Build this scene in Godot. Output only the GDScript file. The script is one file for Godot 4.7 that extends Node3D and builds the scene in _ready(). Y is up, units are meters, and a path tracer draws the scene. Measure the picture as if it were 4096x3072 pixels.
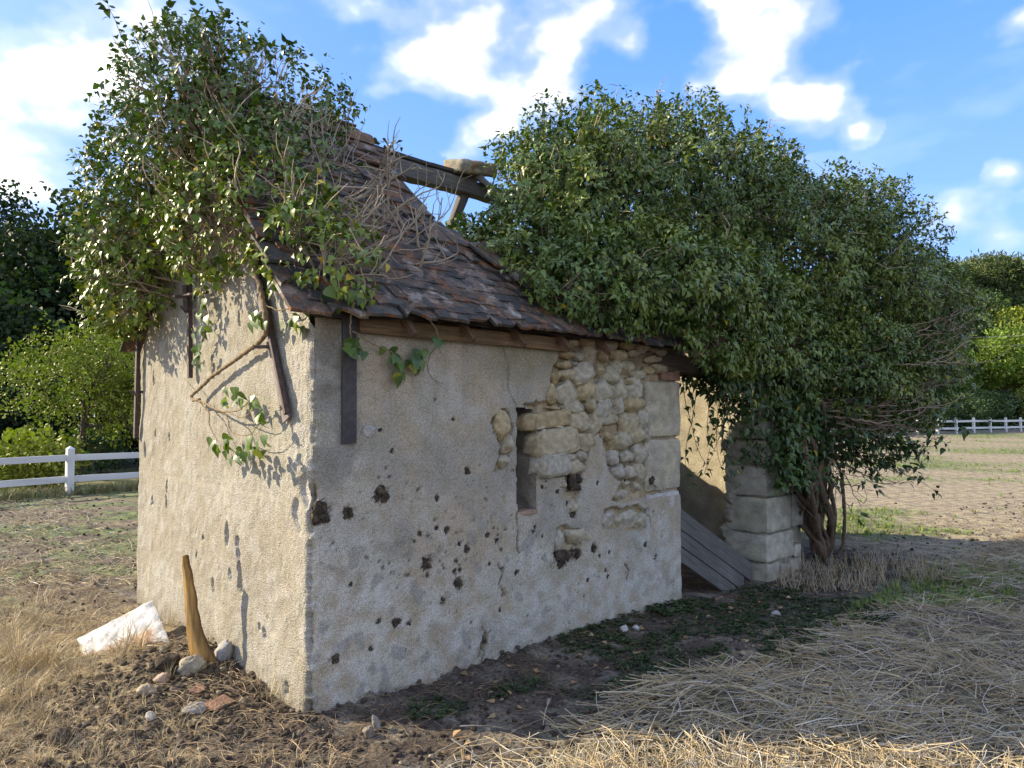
extends Node3D
# A small ruined rendered stone hut overgrown with ivy in a stubble field. Metres, y up; the camera looks along -z.

const TURN := 0.7565                      # the hut is turned this far about y
const CORNER := Vector3(-1.06, 0, -3.69)  # its near corner on the ground; hut axes: x along the front wall, z out of it
const EYE := Vector3(0, 1.6, 0)
var LF := Transform3D(Basis(Vector3.UP, TURN), CORNER)
var rng := RandomNumberGenerator.new()
var nz := FastNoiseLite.new()
var nf := FastNoiseLite.new()
var M := {}
var taken := {}


class MB:
	var v := PackedVector3Array()
	var c := PackedColorArray()
	var ix := PackedInt32Array()
	func p(a: Vector3, col := Color.WHITE) -> int:
		v.append(a)
		c.append(col)
		return v.size() - 1
	func tri(a: int, b: int, d: int) -> void:
		ix.append(a)
		ix.append(b)
		ix.append(d)
	func quad(a: int, b: int, d: int, e: int) -> void:
		tri(a, b, d)
		tri(a, d, e)
	func mesh(mat: Material, smooth := true) -> ArrayMesh:
		var arr := []
		arr.resize(Mesh.ARRAY_MAX)
		arr[Mesh.ARRAY_VERTEX] = v
		arr[Mesh.ARRAY_COLOR] = c
		arr[Mesh.ARRAY_INDEX] = ix
		if smooth:
			var n := PackedVector3Array()
			n.resize(v.size())
			for k in range(0, ix.size(), 3):
				var f := (v[ix[k + 2]] - v[ix[k]]).cross(v[ix[k + 1]] - v[ix[k]])
				n[ix[k]] += f
				n[ix[k + 1]] += f
				n[ix[k + 2]] += f
			for k in n.size():
				n[k] = n[k].normalized() if n[k].length_squared() > 1e-20 else Vector3.UP
			arr[Mesh.ARRAY_NORMAL] = n
		var m := ArrayMesh.new()
		m.add_surface_from_arrays(Mesh.PRIMITIVE_TRIANGLES, arr)
		m.surface_set_material(0, mat)
		return m


# ---------------------------------------------------------------- small helpers
func R(a: float, b: float) -> float:
	return rng.randf_range(a, b)

func RV(s := 1.0) -> Vector3:
	return Vector3(R(-s, s), R(-s, s), R(-s, s))

func sm(a: float, b: float, x: float) -> float:
	return smoothstep(a, b, x)

func n3(x: float, y: float, z: float) -> float:
	return nz.get_noise_3d(x, y, z)

func grey(g: float) -> Color:
	return Color(g, g, g)

func numbered(called: String) -> String:
	taken[called] = taken.get(called, -1) + 1
	return called if taken[called] == 0 else "%s_%03d" % [called, taken[called]]

func tag(o: Node3D, label: String, category := "", group := "", kind := "") -> Node3D:
	if label:
		o.set_meta("label", label)
	if category:
		o.set_meta("category", category)
	if group:
		o.set_meta("group", group)
	if kind:
		o.set_meta("kind", kind)
	return o

func thing(called: String, label: String, category: String, at := Vector3.ZERO, turn := 0.0, group := "", kind := "") -> Node3D:
	var o := Node3D.new()
	o.name = numbered(called)
	add_child(o)
	o.position = at
	o.rotation.y = turn
	tag(o, label, category, group, kind)
	return o

func part(called: String, mesh: Mesh, parent: Node, at := Transform3D()) -> MeshInstance3D:
	var o := MeshInstance3D.new()
	o.name = numbered(called) if parent == self else called
	o.mesh = mesh
	o.transform = at
	if parent != self:   # repeats under one parent are numbered
		var k := 0
		while parent.has_node(NodePath(o.name)):
			k = parent.get_meta("_n_" + called, 0) + 1
			parent.set_meta("_n_" + called, k)
			o.name = "%s_%03d" % [called, k]
	parent.add_child(o, true)
	return o

func clean(o: Node) -> void:
	for k in o.get_meta_list():
		if str(k).begins_with("_n_"):
			o.remove_meta(k)
	for ch in o.get_children():
		clean(ch)

func multi(called: String, parent: Node, mesh: Mesh, xf: Array, cols: PackedColorArray) -> MultiMeshInstance3D:
	var mm := MultiMesh.new()
	mm.transform_format = MultiMesh.TRANSFORM_3D
	mm.use_colors = true
	mm.mesh = mesh
	mm.instance_count = xf.size()
	for i in xf.size():
		mm.set_instance_transform(i, xf[i])
		mm.set_instance_color(i, cols[i])
	var o := MultiMeshInstance3D.new()
	o.name = numbered(called) if parent == self else called
	o.multimesh = mm
	o.set_meta("kind", "stuff")
	parent.add_child(o, true)
	return o

func frame(y: Vector3, z: Vector3) -> Basis:   # y kept, z made square to it
	y = y.normalized()
	z = z - y * y.dot(z)
	if z.length_squared() < 1e-6:
		z = y.cross(Vector3(0.31, 0.2, 0.93))
	z = z.normalized()
	return Basis(y.cross(z), y, z)

func along(x: Vector3, up := Vector3.UP) -> Basis:   # local x runs along a bar
	x = x.normalized()
	var z := x.cross(up).normalized()
	return Basis(x, z.cross(x), z)


# ---------------------------------------------------------------- shapes
func tube(mb: MB, pts: PackedVector3Array, r0: float, r1: float, sides: int, col: Color, wob := 0.0) -> void:
	var first := mb.v.size()
	var n := pts.size()
	var nrm := Vector3.ZERO
	for j in n:
		var t := (pts[mini(j + 1, n - 1)] - pts[maxi(j - 1, 0)]).normalized()
		if j == 0:
			nrm = t.cross(Vector3(0.3, 0.5, 0.8)).normalized()
		else:
			nrm = (nrm - t * t.dot(nrm)).normalized()
		var b := t.cross(nrm)
		var r := lerpf(r0, r1, float(j) / (n - 1))
		for k in sides:
			var a := TAU * k / sides
			var rr := r * (1.0 + wob * n3(pts[j].x * 40 + k * 3.1, pts[j].y * 40, pts[j].z * 40))
			mb.p(pts[j] + (nrm * cos(a) + b * sin(a)) * rr, col)
	for j in n - 1:
		for k in sides:
			var a := first + j * sides + k
			var b2 := first + j * sides + (k + 1) % sides
			mb.quad(a, a + sides, b2 + sides, b2)
	if r1 > 0.004:
		var tip := mb.p(pts[n - 1], col)
		for k in sides:
			mb.tri(first + (n - 1) * sides + k, tip, first + (n - 1) * sides + (k + 1) % sides)

func rock(mb: MB, c: Vector3, r: Vector3, bas: Basis, col: Color, nu := 10, nv := 6, pw := 0.7, rough := 0.16, fr := 1.0, facets := 0) -> void:
	var first := mb.v.size()
	var off := c * 7.3
	var faces := []
	for k in facets:
		faces.append([sphere_dir(), R(0.72, 0.98)])
	for j in nv + 1:
		var ph := -PI / 2 + PI * j / nv
		for k in nu:
			var th := TAU * k / nu
			var d := Vector3(sin(th) * cos(ph), sin(ph), cos(th) * cos(ph))
			var cut := 1.12
			for f in faces:
				var dn: float = d.dot(f[0])
				if dn > 0.2:
					cut = minf(cut, f[1] / dn)
			var q := d * cut if faces.size() else Vector3(signf(d.x) * pow(absf(d.x), pw), signf(d.y) * pow(absf(d.y), pw), signf(d.z) * pow(absf(d.z), pw))
			var s := 1.0 + rough * n3(d.x * 1.7 * fr + off.x, d.y * 1.7 * fr + off.y, d.z * 1.7 * fr + off.z) * 2.0 + rough * 0.5 * n3(d.x * 6 + off.z, d.y * 6 + off.x, d.z * 6)
			var sh := 0.9 + 0.25 * n3(d.x * 3 + off.y, d.y * 3, d.z * 3 + off.x)
			mb.p(c + bas * (q * r * s), Color(col.r * sh, col.g * sh, col.b * sh))
	for j in nv:
		for k in nu:
			var a := first + j * nu + k
			var b := first + j * nu + (k + 1) % nu
			mb.quad(a, a + nu, b + nu, b)

# a bar along local x: rounded rectangle, uneven, capped
func bar(l: float, w: float, h: float, segs: int, rough: float, col: Color, cham := 0.18, bend := 0.0, taper := 1.0) -> MB:
	var mb := MB.new()
	var a := w / 2
	var b := h / 2
	var k := minf(a, b) * cham
	var sec := [Vector2(-a + k, b), Vector2(a - k, b), Vector2(a, b - k), Vector2(a, -b + k), Vector2(a - k, -b), Vector2(-a + k, -b), Vector2(-a, -b + k), Vector2(-a, b - k)]
	var seed_off := R(0, 90)
	for i in segs + 1:
		var u := float(i) / segs
		var tp := lerpf(1.0, taper, u)
		for q in sec.size():
			var s: Vector2 = sec[q]
			var nn := 1.0 + rough * n3(u * l * 2.5 + seed_off, q * 1.9, 0.0) * 2.0 + rough * n3(u * l * 12 + seed_off, q * 2.9, 4.0)
			var sh := 0.85 + 0.3 * n3(u * l * 3, q * 1.3 + seed_off, 9.0)
			mb.p(Vector3(u * l, s.y * nn * tp + bend * sin(u * PI), s.x * nn * tp), Color(col.r * sh, col.g * sh, col.b * sh))
	for i in segs:
		for q in 8:
			var p0 := i * 8 + q
			var p1 := i * 8 + (q + 1) % 8
			mb.quad(p0, p0 + 8, p1 + 8, p1)
	for e in 2:
		var base := 0 if e == 0 else segs * 8
		var first := mb.v.size()
		for q in 8:
			mb.p(mb.v[base + q] + Vector3(R(-0.004, 0.004), 0, 0), mb.c[base + q])
		for q in range(1, 7):
			if e == 0:
				mb.tri(first, first + q, first + q + 1)
			else:
				mb.tri(first, first + q + 1, first + q)
	return mb

# a block: a box whose faces are grids, edges worn, faces uneven
func block(size: Vector3, rough: float, round_: float, col: Color, n := 6) -> MB:
	var mb := MB.new()
	var so := R(0, 50)
	var h := size / 2
	for f in 6:
		var ax := f / 2
		var sg := 1.0 if f % 2 == 0 else -1.0
		var nn := Vector3.ZERO
		nn[ax] = sg
		var a := Vector3.ZERO
		a[(ax + 1) % 3] = 1.0
		var b := nn.cross(a)
		var first := mb.v.size()
		for j in n + 1:
			for i in n + 1:
				var q := nn + a * (2.0 * i / n - 1) + b * (2.0 * j / n - 1)
				var p := q * h
				var inner := h - Vector3.ONE * round_
				var cl := Vector3(clampf(p.x, -inner.x, inner.x), clampf(p.y, -inner.y, inner.y), clampf(p.z, -inner.z, inner.z))
				var dd := p - cl
				if dd.length() > 1e-6:
					p = cl + dd.normalized() * round_
				var w := rough * (n3(p.x * 5 + so, p.y * 5, p.z * 5) + 0.5 * n3(p.x * 16 + so, p.y * 16, p.z * 16))
				p += q.normalized() * w
				var sh := 0.92 + 0.22 * n3(p.x * 4 + so, p.y * 4 + 7, p.z * 4)
				mb.p(p, Color(col.r * sh, col.g * sh, col.b * sh * (0.97 + 0.1 * n3(p.x * 3, p.y * 3 + so, 3))))
		for j in n:
			for i in n:
				var p0 := first + j * (n + 1) + i
				mb.quad(p0, p0 + n + 1, p0 + n + 2, p0 + 1)
	return mb

func grid_faces(mb: MB, nx: int, ny: int, skip := PackedByteArray()) -> void:
	for j in ny:
		for i in nx:
			if skip.size() and skip[j * nx + i]:
				continue
			var a := j * (nx + 1) + i
			mb.quad(a, a + nx + 1, a + nx + 2, a + 1)

func leaf_mesh(mat: Material, width := 0.40, fold := 0.22, droop := 0.28) -> ArrayMesh:
	var mb := MB.new()
	var ys := [0.0, 0.12, 0.34, 0.62, 1.0]
	var ws := [0.02, 0.72, 1.0, 0.62, 0.0]
	for i in 5:
		var y: float = ys[i]
		var w: float = ws[i] * width
		var z := -droop * y * y
		mb.p(Vector3(-w, y - 0.1 * ws[i], z + fold * w))
		mb.p(Vector3(0, y, z))
		mb.p(Vector3(w, y - 0.1 * ws[i], z + fold * w))
	for i in 4:
		var a := i * 3
		mb.quad(a, a + 3, a + 4, a + 1)
		mb.quad(a + 1, a + 4, a + 5, a + 2)
	return mb.mesh(mat)

func clump_mesh(mat: Material, n: int, size: float, spread: float, wide := 0.5) -> ArrayMesh:   # a spray of small leaves for far crowns
	var mb := MB.new()
	for i in n:
		var c := RV(spread) * Vector3(1, 0.7, 1)
		var b := frame(c.normalized() + RV(0.9) + Vector3(0, -0.3, 0), RV() + Vector3(0, 1.2, 0))
		var s := size * R(0.7, 1.25)
		var sh := R(0.8, 1.2)
		var col := grey(sh)
		var a0 := mb.p(c, col)
		var a1 := mb.p(c + b * Vector3(-wide * s, 0.5 * s, 0.15 * s), col)
		var a2 := mb.p(c + b * Vector3(0, s, -0.1 * s), col)
		var a3 := mb.p(c + b * Vector3(wide * s, 0.5 * s, 0.15 * s), col)
		mb.tri(a0, a1, a2)
		mb.tri(a0, a2, a3)
	return mb.mesh(mat)

# ---------------------------------------------------------------- textures and materials
func bytes_of(type: int, freq: float, oct: int, size: int, s: int) -> PackedByteArray:
	var f := FastNoiseLite.new()
	f.noise_type = type
	f.frequency = freq
	f.fractal_octaves = oct
	f.fractal_type = FastNoiseLite.FRACTAL_FBM if oct > 1 else FastNoiseLite.FRACTAL_NONE
	f.seed = s
	if type == FastNoiseLite.TYPE_CELLULAR:
		f.cellular_return_type = FastNoiseLite.RETURN_DISTANCE
	return f.get_seamless_image(size, size).get_data()

func grey_tex(size: int, a: PackedByteArray) -> ImageTexture:
	return ImageTexture.create_from_image(Image.create_from_data(size, size, false, Image.FORMAT_L8, a))

func textures() -> Dictionary:
	var T := {}
	var S := 512
	var big := bytes_of(FastNoiseLite.TYPE_SIMPLEX, 0.008, 5, S, 11)
	var mid := bytes_of(FastNoiseLite.TYPE_SIMPLEX, 0.05, 3, S, 12)
	var fine := bytes_of(FastNoiseLite.TYPE_SIMPLEX, 0.22, 2, S, 13)
	var cell := bytes_of(FastNoiseLite.TYPE_CELLULAR, 0.17, 1, S, 14)
	var cell2 := bytes_of(FastNoiseLite.TYPE_CELLULAR, 0.06, 1, S, 15)
	var h := PackedByteArray()
	var al := PackedByteArray()
	var soil := PackedByteArray()
	var soilh := PackedByteArray()
	var stone := PackedByteArray()
	var stoneh := PackedByteArray()
	var lich := PackedByteArray()
	for a: PackedByteArray in [h, soilh, stone, stoneh]:
		a.resize(S * S)
	al.resize(S * S * 3)
	soil.resize(S * S * 3)
	lich.resize(S * S * 4)
	for i in S * S:
		var b := big[i] / 255.0
		var m := mid[i] / 255.0
		var f := fine[i] / 255.0
		var c := cell[i] / 255.0
		var c2 := cell2[i] / 255.0
		h[i] = int(255 * clampf(0.45 * (1.0 - c) + 0.3 * m + 0.35 * f - 0.05, 0, 1))
		var g := 0.80 + 0.14 * m + 0.26 * (f - 0.5) + 0.08 * (b - 0.5)
		if f < 0.36:
			g -= 0.34 * sm(0.36, 0.24, f)      # sand grains
		if c < 0.10:
			g += 0.10
		al[i * 3] = int(255 * clampf(g, 0, 1))
		al[i * 3 + 1] = int(255 * clampf(g * 0.995, 0, 1))
		al[i * 3 + 2] = int(255 * clampf(g * (0.93 + 0.06 * b), 0, 1))
		var so := 0.50 + 0.45 * m + 0.5 * (f - 0.5) + 0.35 * (b - 0.5)
		soil[i * 3] = int(255 * clampf(so, 0, 1))
		soil[i * 3 + 1] = int(255 * clampf(so * (0.94 + 0.08 * b), 0, 1))
		soil[i * 3 + 2] = int(255 * clampf(so * (0.86 + 0.16 * f), 0, 1))
		soilh[i] = int(255 * clampf(0.5 * m + 0.35 * (1.0 - c2) + 0.3 * f - 0.1, 0, 1))
		stone[i] = int(255 * clampf(0.72 + 0.3 * b + 0.16 * (m - 0.5) + 0.1 * (f - 0.5), 0, 1))
		stoneh[i] = int(255 * clampf(0.5 * m + 0.3 * b + 0.25 * f, 0, 1))
		var lv := 0.75 * b + 0.25 * m
		var wv := 0.84 * (1.0 - b) + 0.16 * (1.0 - m)
		var al2 := sm(0.69, 0.725, lv)
		var wl := sm(0.655, 0.685, wv)
		var lc := Color(0.66, 0.40, 0.14).lerp(Color(0.72, 0.72, 0.68), wl)
		lich[i * 4] = int(255 * lc.r * (0.85 + 0.3 * (f - 0.5)))
		lich[i * 4 + 1] = int(255 * lc.g * (0.85 + 0.3 * (f - 0.5)))
		lich[i * 4 + 2] = int(255 * lc.b * (0.85 + 0.3 * (f - 0.5)))
		lich[i * 4 + 3] = int(255 * clampf(maxf(al2, wl) * (0.6 + 0.6 * f), 0, 1))
	T.plaster_h = grey_tex(S, h)
	T.plaster = ImageTexture.create_from_image(Image.create_from_data(S, S, false, Image.FORMAT_RGB8, al))
	T.soil = ImageTexture.create_from_image(Image.create_from_data(S, S, false, Image.FORMAT_RGB8, soil))
	T.soil_h = grey_tex(S, soilh)
	T.stone = grey_tex(S, stone)
	T.stone_h = grey_tex(S, stoneh)
	T.lichen = ImageTexture.create_from_image(Image.create_from_data(S, S, false, Image.FORMAT_RGBA8, lich))
	T.fine = grey_tex(S, fine)
	return T

func mat(albedo: Color, rough: float, tex: Texture2D = null, scale := Vector3.ONE, hmap: Texture2D = null, hs := 0.0, world := false) -> StandardMaterial3D:
	var m := StandardMaterial3D.new()
	m.albedo_color = albedo.linear_to_srgb()
	m.roughness = rough
	m.vertex_color_use_as_albedo = true
	m.uv1_triplanar = true
	m.uv1_world_triplanar = world
	m.uv1_scale = scale
	m.uv1_triplanar_sharpness = 4.0
	if tex:
		m.albedo_texture = tex
	if hmap:
		m.heightmap_enabled = true
		m.heightmap_texture = hmap
		m.heightmap_scale = hs
	return m

func leaf_mat(rough: float, spec: float, back: Color) -> StandardMaterial3D:
	var m := StandardMaterial3D.new()
	m.albedo_color = Color.WHITE
	m.vertex_color_use_as_albedo = true
	m.roughness = rough
	m.metallic_specular = spec
	m.cull_mode = BaseMaterial3D.CULL_DISABLED
	m.backlight_enabled = true
	m.backlight = back
	return m

func materials() -> void:
	var T := textures()
	M.plaster = mat(Color.WHITE, 0.95, T.plaster, Vector3.ONE * 1.3, T.plaster_h, 0.85)
	M.front = mat(Color.WHITE, 0.95, T.plaster, Vector3.ONE * 1.35, T.plaster_h, 0.35)
	M.stone = mat(Color.WHITE, 0.9, T.stone, Vector3.ONE * 1.7, T.stone_h, 0.9, true)
	M.rubble = mat(Color.WHITE, 0.9, T.stone, Vector3.ONE * 3.6, T.stone_h, 0.9, true)
	M.soil = mat(Color.WHITE, 1.0, T.soil, Vector3.ONE * 0.9, T.soil_h, 0.9, true)
	M.clod = mat(Color.WHITE, 1.0, T.soil, Vector3.ONE * 5.0, T.soil_h, 0.5, true)
	M.wood = mat(Color.WHITE, 0.85, T.stone, Vector3(0.5, 9, 9), T.fine, 0.5)
	M.wood2 = mat(Color.WHITE, 0.8, T.stone, Vector3(7, 0.4, 7), T.fine, 0.3)
	M.bark = mat(Color.WHITE, 0.95, T.stone, Vector3.ONE * 7.0, T.stone_h, 0.9)
	M.iron = mat(Color.WHITE, 0.7, T.stone, Vector3.ONE * 4.0, T.fine, 0.15)
	M.paint = mat(Color.WHITE, 0.55)
	M.tile = mat(Color.WHITE, 0.92, T.stone, Vector3.ONE * 3.0, T.stone_h, 0.5, true)
	M.tile.detail_enabled = true
	M.tile.detail_albedo = T.lichen
	M.tile.detail_blend_mode = BaseMaterial3D.BLEND_MODE_MIX
	M.tile.detail_uv_layer = BaseMaterial3D.DETAIL_UV_2
	M.tile.uv2_triplanar = true
	M.tile.uv2_world_triplanar = true
	M.tile.uv2_scale = Vector3.ONE * 0.85
	M.slab = mat(Color.WHITE, 0.6, T.stone, Vector3.ONE * 1.5, T.stone_h, 0.25)
	M.ivy = leaf_mat(0.38, 0.42, Color(0.36, 0.46, 0.10))
	M.leaf = leaf_mat(0.55, 0.35, Color(0.55, 0.7, 0.18))
	M.straw = leaf_mat(0.6, 0.4, Color(0.2, 0.18, 0.1))
	M.twig = mat(Color.WHITE, 0.9)


# ---------------------------------------------------------------- sky
func make_sky() -> PanoramaSkyMaterial:
	var W := 2560
	var H := 1280
	# cloud cover drawn as soft masses on a half-degree map: [azimuth, elevation, radius] in degrees
	var mx := 720
	var my := 180
	var cover := PackedFloat32Array()
	cover.resize(mx * my)
	var blobs := [[-31, 26, 2.5], [-33, 22.5, 2.7], [-35.5, 20.6, 1.9], [-34.5, 17.6, 2.2], [-36.5, 15.5, 1.9], [-33, 30, 1.5], [-29, 29, 1.4], [-7, 31, 3.6], [-3, 29, 3.3], [-5, 27.2, 1.8], [0, 28.4, 2.6], [3, 26.2, 2.0], [4.5, 24.4, 1.3], [5, 30.5, 2.8], [10, 28.2, 1.4], [20, 31, 2.5], [18.6, 28.0, 2.0], [22.5, 29, 1.8], [17.3, 25.6, 1.5], [20.6, 25.4, 2.0], [15, 24.8, 1.0], [23, 23.3, 1.8], [24.5, 21.4, 1.4], [26.8, 20.4, 1.0], [-4, 22, 1.35], [-2.2, 23.1, 1.65], [-0.8, 22.9, 1.1], [33, 13.4, 1.5], [35, 12, 1.6], [36, 16, 0.9], [37, 25, 1.2], [-21, 31.5, 0.8], [33, 9.5, 1.2]]
	for k in 420:   # the same broken cloud round the rest of the sky
		var az := R(-180, 180)
		var rad := R(2, 7)
		if absf(az) < 44 + rad * 2.5:
			continue
		blobs.append([az, R(5, 30) if k % 3 else R(30, 75), rad])
	for k in 40:
		var rad := R(2.5, 6)
		blobs.append([R(-60, 60), R(36 + rad * 2.0, 78), rad])
	for b in blobs:
		if absf(b[0]) < 43 and b[1] < 33 and b[2] > 1.7:
			b[2] *= 1.55
		var stretch := 1.0 / maxf(0.2, cos(deg_to_rad(b[1])))
		var r: float = b[2]
		for j in range(maxi(0, int((b[1] - 2.6 * r) * 2)), mini(my - 1, int((b[1] + 2.6 * r) * 2)) + 1):
			for i in range(int((b[0] - 2.6 * r * stretch) * 2), int((b[0] + 2.6 * r * stretch) * 2) + 1):
				var dx: float = (i / 2.0 - b[0]) / stretch / r
				var dy: float = (j / 2.0 - b[1]) / r * 1.25
				var q := (dx * dx + dy * dy)
				var ii := posmod(i + 360, mx)
				cover[j * mx + ii] = 1.0 - (1.0 - cover[j * mx + ii]) * (1.0 - 0.85 * exp(-q * 1.15))
	var out := PackedFloat32Array()
	out.resize(W * H * 3)
	var f1 := FastNoiseLite.new()
	f1.seed = 5
	f1.frequency = 1.0
	f1.fractal_octaves = 6
	f1.fractal_gain = 0.52
	var sun := sun_from()
	for j in H:
		var el := PI * (0.5 - (j + 0.5) / H)
		var cy := cos(el)
		var sy := sin(el)
		for i in W:
			var at := (j * W + i) * 3
			if sy < -0.01:
				out[at] = 0.22
				out[at + 1] = 0.21
				out[at + 2] = 0.15
				continue
			var az := wrapf(TAU * (i + 0.5) / W, -PI, PI)     # the first column looks along -z
			var d := Vector3(cy * sin(az), sy, -cy * cos(az))
			var t := pow(1.0 - clampf(sy, 0, 1), 2.6)
			var near := maxf(0, d.dot(sun))
			var glow := pow(near, 6.0) * 0.35 + pow(near, 2.0) * 0.10
			var base := Color(0.028, 0.118, 0.40).lerp(Color(0.23, 0.36, 0.56), t)
			base = base.lerp(Color(0.62, 0.68, 0.74), clampf(glow, 0, 0.8))
			var fx := (rad_to_deg(az) + 180.0) * 2.0
			var fy := clampf(rad_to_deg(el) * 2.0, 0, my - 2.001)
			var ix := int(fx)
			var iy := int(fy)
			var ux := fx - ix
			var uy := fy - iy
			var i1 := (ix + 1) % mx
			ix = ix % mx
			var cv := lerpf(lerpf(cover[iy * mx + ix], cover[iy * mx + i1], ux), lerpf(cover[(iy + 1) * mx + ix], cover[(iy + 1) * mx + i1], ux), uy)
			var n := 0.0
			if cv > 0.03:
				n = f1.get_noise_3d(d.x * 6.5, d.y * 11.0, d.z * 6.5)
				var dens := cv + n * 1.15 - 0.47
				var alpha := sm(-0.14, 0.66, dens)
				# thin wisps
				alpha = maxf(alpha, 0.28 * sm(-0.42, 0.15, dens))
				var thick := sm(0.35, 0.9, dens)
				var light := lerpf(0.44, 0.92, thick) + 0.4 * glow + 0.15 * n
				base = base.lerp(Color(light * 0.985, light * 0.99, light), alpha)
			else:
				n = f1.get_noise_3d(d.x * 2.2, d.y * 7.0, d.z * 2.2)
				base = base.lerp(Color(0.5, 0.54, 0.6), 0.12 * sm(0.1, 0.5, n))
			out[at] = base.r
			out[at + 1] = base.g
			out[at + 2] = base.b
	var m := PanoramaSkyMaterial.new()
	m.panorama = ImageTexture.create_from_image(Image.create_from_data(W, H, false, Image.FORMAT_RGBF, out.to_byte_array()))
	return m

const SUN_EL := 27.0
const SUN_AZ := 10.5      # degrees behind the picture plane, on the left
func sun_from() -> Vector3:
	var e := deg_to_rad(SUN_EL)
	var a := deg_to_rad(SUN_AZ)
	return Vector3(-cos(e) * cos(a), sin(e), -cos(e) * sin(a))


# ---------------------------------------------------------------- ground
func to_hut(p: Vector3) -> Vector3:
	return LF.affine_inverse() * p

func straw_here(x: float, z: float) -> float:   # how thick the straw lies, 0..1
	var l := to_hut(Vector3(x, 0, z))
	var n := n3(x * 0.9, 3.0, z * 0.9)
	var right := sm(0.75, 1.5, l.z + 0.35 * n - 0.12 * maxf(0, l.x - 2.0) + 0.45 * sm(5.4, 6.4, l.x))
	return clampf(right, 0, 1) if l.x > -1.0 or l.z > 1.0 else 0.0

func gh(x: float, z: float) -> float:
	var d := -z
	var l := to_hut(Vector3(x, 0, z))
	var h := 0.45 * sm(10, 38, d) * sm(-4, 14, x)
	h += 0.03 * n3(x * 0.25, 0, z * 0.25) * sm(3, 12, d)
	h -= 0.11 * exp(-(Vector2(l.x - 5.0, l.z - 0.2).length_squared()) / 1.6)
	h += 0.10 * exp(-(Vector2(l.x + 0.3, l.z + 1.35).length_squared()) / 0.25)
	h += 0.05 * exp(-(Vector2(l.x + 0.55, l.z + 0.55).length_squared()) / 0.15)
	var st := straw_here(x, z)
	h += st * (0.05 + 0.06 * n3(x * 1.1, 7, z * 1.1)) * sm(14, 7, d)
	if l.z > 0 and l.z < 0.4 and l.x > -0.1 and l.x < 3.5:      # earth and litter banked against the wall
		h += (0.035 + 0.04 * n3(l.x * 2.3, 60, 0) + 0.03 * n3(l.x * 8, 61, 0)) * exp(-l.z / 0.13)
	if l.x < 0 and l.x > -0.4 and l.z < 0.1 and l.z > -3.2:
		h += (0.03 + 0.04 * n3(l.z * 2.3, 64, 0) + 0.03 * n3(l.z * 8, 65, 0)) * exp(l.x / 0.12)
	if d < 22 and d > 0:
		h += 0.022 * nf.get_noise_2d(x * 6, z * 6) * sm(17, 11, d) + 0.014 * nf.get_noise_2d(x * 19, z * 19) * sm(12.5, 9.5, d)
		if x < -3.0 and d > 5:     # ploughed clods left of the hut
			h += 0.05 * maxf(0, nf.get_noise_2d(x * 11 + 40, z * 11)) * sm(-3, -4, x) * sm(14, 10, d)
	return h

func ground_color(x: float, z: float) -> Color:
	var l := to_hut(Vector3(x, 0, z))
	var d := -z
	var n := n3(x * 0.7, 1, z * 0.7)
	var n2 := n3(x * 3.0, 5, z * 3.0)
	var field := Color(0.46, 0.385, 0.26).lerp(Color(0.22, 0.27, 0.10), sm(-0.02, 0.3, n3(x * 0.16 + 9, 2, z * 0.3) + 0.3 * n2) * 0.8)
	var left := Color(0.215, 0.165, 0.115).lerp(Color(0.30, 0.25, 0.155), sm(-0.1, 0.4, n2))
	left = left.lerp(Color(0.14, 0.24, 0.055), sm(-0.12, 0.2, n3(x * 0.5, 8, z * 1.1) + 0.25 * n2) * 0.65)
	var c := field.lerp(left, sm(0.5, -2.0, x + 0.4 * n))
	if x < -5 and d > 13.2:      # lawn behind the white fence
		var behind := (x + 8.75) * 0.78 + (d - 13.81) * 0.62
		c = c.lerp(Color(0.22, 0.25, 0.09).lerp(Color(0.3, 0.27, 0.13), sm(0, 0.4, n2)), sm(0.1, 0.5, behind))
	# bare soil round the hut
	var strip := sm(1.5, 0.7, l.z + 0.3 * n) * sm(-0.9, -0.5, l.x + 0.2 * n) * sm(7.5, 6.5, l.x) * sm(-4.0, -3.4, l.z)
	var humus := Color(0.115, 0.088, 0.065).lerp(Color(0.25, 0.22, 0.18), sm(0.0, 0.45, n2 + 0.5 * n3(x * 1.3, 2, z * 1.3)))
	c = c.lerp(humus, strip)
	var near_straw := straw_here(x, z) * sm(9, 6, d)
	c = c.lerp(Color(0.19, 0.16, 0.12), near_straw * 0.8)
	# dug soil by the sunny gable
	var heap := exp(-(Vector2(l.x + 0.55, l.z + 0.75).length_squared()) / 0.5)
	c = c.lerp(Color(0.13, 0.095, 0.065), clampf(heap * 1.6, 0, 1))
	# dry straw-coloured corner on the left
	var dry := sm(0.35, -0.15, l.z * 0.35 + l.x + 0.75 + 0.25 * n) * sm(-6.0, -4.4, l.z) * sm(6.4, 5.4, d)
	c = c.lerp(Color(0.36, 0.285, 0.175), dry * 0.85)
	return c

func axis(lo: float, hi: float, fine_lo: float, fine_hi: float, step: float) -> PackedFloat32Array:
	var a := PackedFloat32Array()
	var p := fine_lo
	var back := []
	var s := step
	var q := fine_lo
	while q > lo:
		s *= 1.13
		q -= s
		back.append(q)
	back.reverse()
	for b in back:
		a.append(b)
	while p < fine_hi:
		a.append(p)
		p += step
	s = step
	while p < hi:
		a.append(p)
		s *= 1.13
		p += s
	a.append(hi)
	return a

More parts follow.
